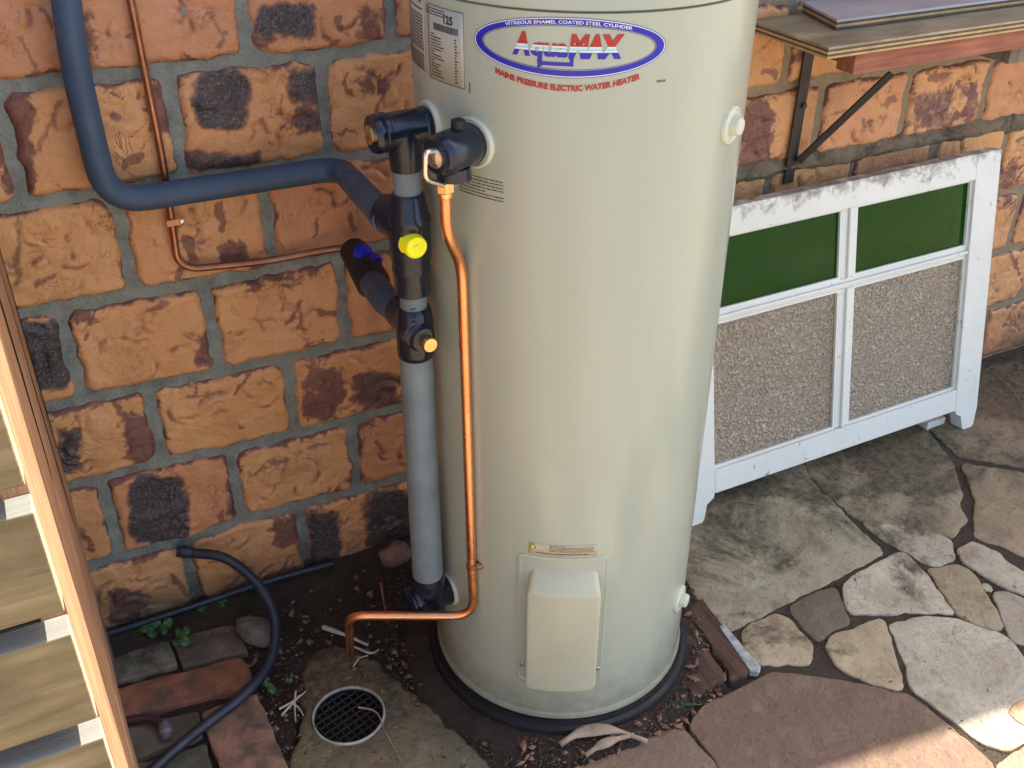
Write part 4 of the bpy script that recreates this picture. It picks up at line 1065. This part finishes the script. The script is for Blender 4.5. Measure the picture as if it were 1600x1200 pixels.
strap('upright', (s0.x, -.008, zc-.002), (s1.x*.7+s0.x*.3, -.008, s1.z), .026, .005, M['iron'], bk)
e1 = at(1392, 122, 'y', c1.y+.12); e0 = at(1246, 252, 'y', -.012)
xx = s1.x*.3+s0.x*.7
strap('brace', (e0.x, -.014, e0.z), (e1.x, e1.y, e1.z+.01), .024, .005, M['iron'], bk)
lathe('bolt', [(0, .006), (.004, .006), (.005, .003)], at(1256, 165, 'y', -.012), (0, -1, 0), M['iron'], bk, 12)

# ---------------------------------------------------------------- slatted timber unit, left
tu = thing('slatted_bin', 'slatted timber bin with olive boards and a sunlit reddish side panel', 'bin', (-.4, -.5, 0))
CX = -.168; YF = -.900
pit = .1345; zt0 = .976
for k in range(-2, 8):
    zt_ = zt0-k*pit; zb_ = max(.004, zt_-.108)
    if zt_ < .03: break
    box('slat', (-1.05, YF, zb_), (CX+random.uniform(-.0015, .001), YF+.028, zt_), M['board_wood'], tu, .0015)
    box('slat', (-1.05, -.10, zb_), (CX-.030, -.072, zt_), M['board_wood'], tu, .002)
zts = zt0+2*pit
tr_ = [at(x, y, 'x', CX) for x, y in ((216, 1200), (199, 1124), (179, 1061), (160, 994), (133, 860), (103, 733), (72, 640), (50, 560), (22, 470), (5, 400))]
RY = [(p.z, min(-.04, p.y)) for p in tr_]
RY = sorted(RY)
def rear_y(z):
    if z <= RY[0][0]: return RY[0][1]
    for (a, u), (b, v) in zip(RY, RY[1:]):
        if a <= z <= b: return u+(v-u)*(z-a)/max(1e-6, b-a)
    return RY[-1][1]
print('RY', [(round(a, 2), round(b, 2)) for a, b in RY])
zl_ = [.004, .2, .4, .55, .7, .85, 1.0, zts]
ry_ = [rear_y(z) for z in zl_]
npl = 4
for q in range(npl):
    f0, f1 = YF+.0285, 0
    lo = [f0+(r_-f0)*q/npl for r_ in ry_]; hi = [f0+(r_-f0)*(q+1)/npl-.0018 for r_ in ry_]
    dx = -.0012*(q % 2)-.0003
    P = [(CX+dx, y, z) for y, z in zip(lo, zl_)]+[(CX+dx, y, z) for y, z in zip(hi[::-1], zl_[::-1])]
    prism('side_plank', P, (-.022, 0, 0), M['side_wood'], tu, .0015)
box('side_plank', (-1.072, YF, .004), (-1.051, -.072, zts), M['side_wood'], tu, .002)
rl0, rl1 = at(180, 1045, 'y', -.10), at(150, 860, 'y', -.10)
leg = box('rear_leg', (rl0.x-.055, -.135, .0), (rl0.x+.002, -.05, rl1.z), M['grey_wood'], tu, .003)

# ---------------------------------------------------------------- small things on the ground
def gp(x, y, z=0.): return at(x, y, 'z', z)
ho = thing('garden_hose', 'black rubber hose curling off the wall across the brick pavers', 'hose', tuple(gp(420, 1000)))
tube('hose_run', fillet([at(276, 862, 'y', -.012), at(300, 864, 'y', -.022), at(350, 868, 'y', -.05), at(400, 905, 'z', .11), at(432, 960, 'z', .06), at(428, 1030, 'z', .022), at(385, 1085, 'z', .016), at(310, 1140, 'z', .014), at(245, 1195, 'z', .014), at(190, 1255, 'z', .014)], .08, 8), .0098, M['hose'], ho, 20)
lathe('hose_end', [(-.004, .0105), (.006, .0125), (.016, .012), (.018, .009)], at(296, 863, 'y', -.022), at(276, 862, 'y', -.012)-at(300, 864, 'y', -.022), M['hose'], ho, 20)
wp_ = thing('wall_conduit', 'thin black pipe lying along the foot of the brick wall', 'pipe', tuple(gp(330, 940)))
tube('pipe_run', fillet([at(150, 995, 'z', .022), at(185, 985, 'z', .022), at(300, 948, 'z', .024), at(410, 910, 'z', .03), at(520, 880, 'z', .03)], .1), .0065, M['hose'], wp_, 14)
ir = thing('tap_fitting', 'small grey hose fitting on a dark stub by the hose on the pavers', 'fitting', tuple(gp(255, 1135)))
tube('stub', fillet([gp(170, 1132, .012), gp(205, 1125, .014), gp(240, 1120, .018), gp(256, 1140, .014)], .02), .0075, plain('dark_red_rubber', (.05, .018, .02), .5), ir, 14)
gg = plain('grey_plastic', (.16, .15, .17), .5, var=.2)
lathe('nozzle', [(0, .009), (.006, .0115), (.018, .0115), (.022, .0085), (.030, .0085), (.031, .004)], gp(256, 1132, .016), gp(262, 1158, .012)-gp(256, 1132, .016), gg, ir, 20)

def pebble(name, c, sx, sy, sz, rot, m, label, cat, col=None, seed=1):
    bm = bmesh.new(); bmesh.ops.create_icosphere(bm, subdivisions=3, radius=1)
    for v in bm.verts:
        n_ = 1+.22*nz(v.co.x*1.3+seed, v.co.y*1.3, v.co.z*1.3); v.co *= n_; v.co = Vector((v.co.x*sx, v.co.y*sy, v.co.z*sz))
    bmesh.ops.rotate(bm, verts=bm.verts, cent=(0, 0, 0), matrix=Matrix.Rotation(rot, 3, 'Z'))
    bmesh.ops.translate(bm, verts=bm.verts, vec=c); o = fromb(name, bm, m, None, True)
    if col: o.color = (*col, 1)
    return tag(o, label, cat)
pebble('cobble', at(617, 866, 'z', .035)+Vector((0, 0, 0)), .036, .026, .026, .2, M['paver'], 'round reddish cobble lying in the corner behind the grey pipe', 'stone', (.30, .17, .13), 3)
pebble('rubble_stone', gp(398, 985, .012), .030, .045, .022, .5, M['paver'], 'grey triangular stone beside the curling hose', 'stone', (.20, .18, .14), 9)

# old timber packing under the heater and debris
pk = thing('timber_packing', 'rotten reddish timber planks sunk in the dirt left of the heater base', 'timber', tuple(gp(740, 1090)))
for P, z in ((SP((655,1000),(690,990),(870,1150),(820,1175)), .010), (SP((620,1000),(648,1002),(812,1176),(775,1180)), -.004)):
    slab('plank', P, M['rotten'], pk, (.2, .1, .06), z=z, th=.04, jit=.010, step=.006)
pk2 = thing('timber_packing', 'split brown timber planks in the dirt right of the heater base', 'timber', tuple(gp(1110, 1020)))
for P, z in ((SP((1072,960),(1092,935),(1185,1055),(1140,1062)), .010), (SP((1040,1000),(1066,968),(1136,1066),(1080,1092)), .010), (SP((1010,1070),(1036,1008),(1074,1096),(1020,1120)), .008)):
    slab('plank', P, M['rotten'], pk2, (.2, .1, .06), z=z, th=.04, jit=.010, step=.006)
pvc = bev(prism('pvc_strip', SP((1122,984),(1130,980),(1188,1048),(1184,1058),(1172,1056)), (0, 0, .012), M['pvc'], None), .003)
tag(pvc, 'weathered white plastic strip between the brown planks and the flagstones', 'strip')

def twig(name, pts, r, m, label, cat, group=None):
    P = fillet(pts, .03, 4); n = len(P); rr = [r*(1-.6*i/n)*(1+.25*nz(i*.7, r*900)) for i in range(n)]
    o = tube(name, P, rr, m, None, 8); return tag(o, label, cat, group)
twig('root', [gp(505, 980, .006), gp(535, 990, .012), gp(575, 1008, .008)], .0052, M['root'], 'pale fibrous root beside the copper outlet, the thickest one', 'root')
twig('root', [gp(552, 1010, .006), gp(580, 1022, .010), gp(592, 1015, .006)], .0026, M['root'], 'short white root right of the copper outlet', 'root')
twig('root', [gp(552, 1042, .006), gp(560, 1028, .010), gp(575, 1024, .006)], .0020, M['root'], 'thin hooked white root below the copper outlet', 'root')
rt_ = thing('root_tangle', 'bluish white branching root tangle left of the round drain', 'root', tuple(gp(460, 1100)))
for pts in (((436,1108),(455,1098),(470,1085)), ((462,1080),(460,1100),(462,1128)), ((455,1098),(468,1106),(474,1118)), ((440,1118),(452,1104),(464,1092),(478,1080))):
    P = fillet([gp(x, y, .006) for x, y in pts], .02, 4); tube('root_strand', P, [.0022*(1-.5*i/len(P)) for i in range(len(P))], M['root'], rt_, 7)
def curl(pts, w, label):
    P = fillet([gp(*p) for p in pts], .03, 6); V = []; Fc = []; n = len(P)
    for i, p in enumerate(P):
        t = (P[min(i+1, n-1)]-P[max(i-1, 0)]).normalized(); s = Vector((-t.y, t.x, 0)).normalized(); ww = w*math.sin(PI*min(.93, max(.12, i/(n-1))))
        for q in (-1, -.5, 0, .5, 1): V.append(p+s*ww*q+Vector((0, 0, .005*(1-q*q)+.001)))
    for i in range(n-1):
        for q in range(4): Fc.append((i*5+q, i*5+q+1, i*5+q+6, i*5+q+5))
    o = mesh('bark_strip', V, Fc, M['bark'], None, True); sd = o.modifiers.new('s', 'SOLIDIFY'); sd.thickness = .0015
    return tag(o, label, 'bark')
curl([(874,1165,.016),(905,1144,.020),(950,1138,.020),(1012,1160,.012)], .014, 'longer curled strip of dry bark in front of the heater base')
curl([(914,1182,.010),(945,1160,.015),(990,1150,.015)], .010, 'shorter curled strip of dry bark below the longer one')
twig('twig', [gp(560, 1105, .004), gp(590, 1110, .006), gp(600, 1140, .006), gp(628, 1190, .006)], .0016, M['bark'], 'long thin dry twig lying across the drain grate', 'twig')
twig('twig', [gp(595, 910, .05), gp(600, 940, .02), gp(604, 972, .004)], .0030, plain('red_stick', (.20, .06, .04), .7), 'short red stick standing in the dirt near the wall corner', 'twig')
twig('twig', [gp(1265, 700, .004), gp(1310, 735, .006), gp(1355, 742, .004)], .0016, M['bark'], 'thin dry stalk on the green stone under the window sash', 'twig')
twig('twig', [gp(1560, 590, .004), gp(1585, 610, .008), gp(1600, 640, .004)], .0018, M['bark'], 'thin dry stalk by the wall at the right edge', 'twig')
twig('twig', [gp(1148, 782, .004), gp(1175, 786, .005), gp(1200, 790, .004)], .0014, M['bark'], 'short straw beside the left foot of the window sash', 'twig')
gs = thing('grass_tuft', 'little tuft of green grass in front right of the heater base', 'plant', tuple(gp(1060, 1108)))
for a, b in (((1028,1110),(1065,1098)), ((1045,1112),(1070,1104)), ((1040,1096),(1078,1102)), ((1058,1104),(1096,1101)), ((1050,1100),(1068,1090))):
    P = fillet([gp(*a, .003), gp((a[0]+b[0])/2, (a[1]+b[1])/2-3, .012), gp(*b, .004)], .02, 3); tube('blade', P, [.0012, .0014, .0013, .001, .0008, .0006][:len(P)] if len(P) <= 6 else .0011, M['leaf'], gs, 5)

def leafy(label, spots, base):
    t = thing('weed', label, 'plant', tuple(gp(*base)))
    for x, y, r, tilt in spots:
        c = gp(x, y, .016); bm = bmesh.new(); n = 10; a0 = random.uniform(0, 6)
        ctr = bm.verts.new((0, 0, .002)); ring_ = [bm.verts.new((r*(1+.25*math.cos(a))*math.cos(a), r*.75*math.sin(a), .004*math.sin(3*a))) for a in [2*PI*k/n for k in range(n)]]
        for k in range(n): bm.faces.new((ctr, ring_[k], ring_[(k+1) % n]))
        bmesh.ops.rotate(bm, verts=bm.verts, cent=(0, 0, 0), matrix=Matrix.Rotation(tilt, 3, 'X') @ Matrix.Rotation(a0, 3, 'Z'))
        bmesh.ops.translate(bm, verts=bm.verts, vec=c); o = fromb('leaf', bm, M['leaf'], t, True)
        b = c+Vector((random.uniform(-.01, .01), .012, -.03)); tube('stem', [b, c], .0009, M['leaf'], t, 5)
leafy('green leafy weed growing between wall and pavers near the hose', [(325,930,.022,.5), (334,922,.017,.8), (347,942,.014,.3), (316,947,.015,.2), (310,934,.013,.6)], (330, 945))
leafy('low green weed beside the timber bin at the wall foot', [(228,980,.014,.3), (242,974,.016,.5), (255,985,.012,.2), (236,988,.012,.4), (262,972,.012,.6)], (240, 985))
leafy('dark green weed hanging over the paver edge', [(282,992,.013,.2), (290,1002,.012,.5), (278,1005,.011,.1), (292,985,.010,.3)], (285, 1000))
leafy('tiny green seedling on the dirt between pavers and drain', [(424,1075,.010,.3), (416,1068,.008,.5), (452,1062,.008,.2)], (430, 1078))

# loose litter, chips and crumbs
def litter(name, n, seed, size, zone, m, el1=2.6):
    r = random.Random(seed); V = []; Fc = []
    for _ in range(n):
        x, y, z = zone(r)
        if x is None: continue
        s = size*r.uniform(.35, 1.5)**1.3; a = r.uniform(0, 2*PI); el = r.uniform(.5, el1); b = len(V)
        for i, (u, v) in enumerate(((1, 0), (.2, .5), (-1, .1), (-.1, -.6))):
            u *= s*el; v *= s; V.append((x+u*math.cos(a)-v*math.sin(a), y+u*math.sin(a)+v*math.cos(a), z+r.uniform(0, s*.4)))
        V.append((x, y, z+s*.7)); 
        for i in range(4): Fc.append((b+i, b+(i+1) % 4, b+4))
        Fc.append((b+3, b+2, b+1, b))
    o = mesh(name, V, Fc, m); tag(o, kind='stuff'); return o
def zone_left(r):
    while True:
        x, y = r.uniform(650, 1600) if 0 else r.uniform(380, 800), r.uniform(870, 1200); p = gp(x, y)
        if p.y > -.03 or math.hypot(p.x-TX, p.y-TY) < .265 or math.hypot(p.x-DC.x, p.y-DC.y) < DR+.004 or (inpoly(p, cp) and r.random() < .8): continue
        return p.x, p.y, .002-.008*(r.random())
def zone_right(r):
    while True:
        a = r.uniform(-2.3, .3); d = r.uniform(.262, .345); x, y = TX+d*math.cos(a), TY+d*math.sin(a)
        if y > -.03 or any(inpoly(Vector((x, y, 0)), K) for K in polys): continue
        return x, y, .014*sm(.31, .262, d)
def zone_any(r):
    x, y = r.uniform(.9, 2.2), -r.random()**1.3*.95-.01
    return x, y, .003
def zone_wall(r): return r.uniform(-.15, 2.4), -.012-.10*r.random()**2, .008
chip_d = plain('dark_wood_chip', (.07, .04, .025), .9, var=.5, vs=60); chip_l = plain('pale_grit', (.42, .36, .28), .85, var=.35, vs=60)
tag(litter('bark_litter', 1500, 1, .0026, zone_left, chip_d), 'dark crumbs and chips of wood on the dirt around the drain', 'litter')
tag(litter('pale_grit', 420, 2, .0015, zone_left, chip_l, 1.1), 'pale specks of grit on the dark dirt around the drain', 'grit')
tag(litter('bark_litter', 900, 3, .0030, zone_right, chip_d), 'brown crumbs of bark packed round the heater base', 'litter')
tag(litter('pale_grit', 260, 4, .0015, zone_right, chip_l, 1.1), 'pale grit round the front of the heater base', 'grit')
tag(litter('leaf_crumbs', 200, 5, .0020, zone_any, chip_d), 'scattered dark crumbs on the flagstones', 'litter')
tag(litter('bark_litter', 1000, 6, .0030, zone_wall, chip_d), 'dark litter gathered along the foot of the brick wall', 'litter')
tag(litter('leaf_litter', 160, 11, .0075, zone_left, plain('brown_leaf_litter', (.19, .11, .06), .85, var=.5, vs=50), 1.5), 'larger brown flakes of leaf and bark on the dirt around the drain', 'litter')
tag(litter('leaf_litter', 120, 12, .0070, zone_right, plain('red_bark_flakes', (.24, .12, .07), .85, var=.5, vs=50), 1.6), 'larger reddish flakes of bark round the heater base', 'litter')
# crumbs in the joints between flagstones
def zone_joint(r):
    for _ in range(60):
        P = polys[r.randrange(len(polys))]; i = r.randrange(len(P)); q = P[i].lerp(P[i-1], r.random()); c = sum(P, Vector())/len(P)
        q = q+(q-c).normalized()*r.uniform(.001, .010)
        if q.x > .8 and q.y > -1.3 and not any(inpoly(q, K) for K in polys): return q.x, q.y, -.010+.006*r.random()
    return None, 0, 0
tag(litter('joint_crumbs', 2600, 7, .0024, zone_joint, chip_d), 'brown crumbs and soil filling the joints between flagstones', 'litter')

settle()
S.render.engine = 'CYCLES'
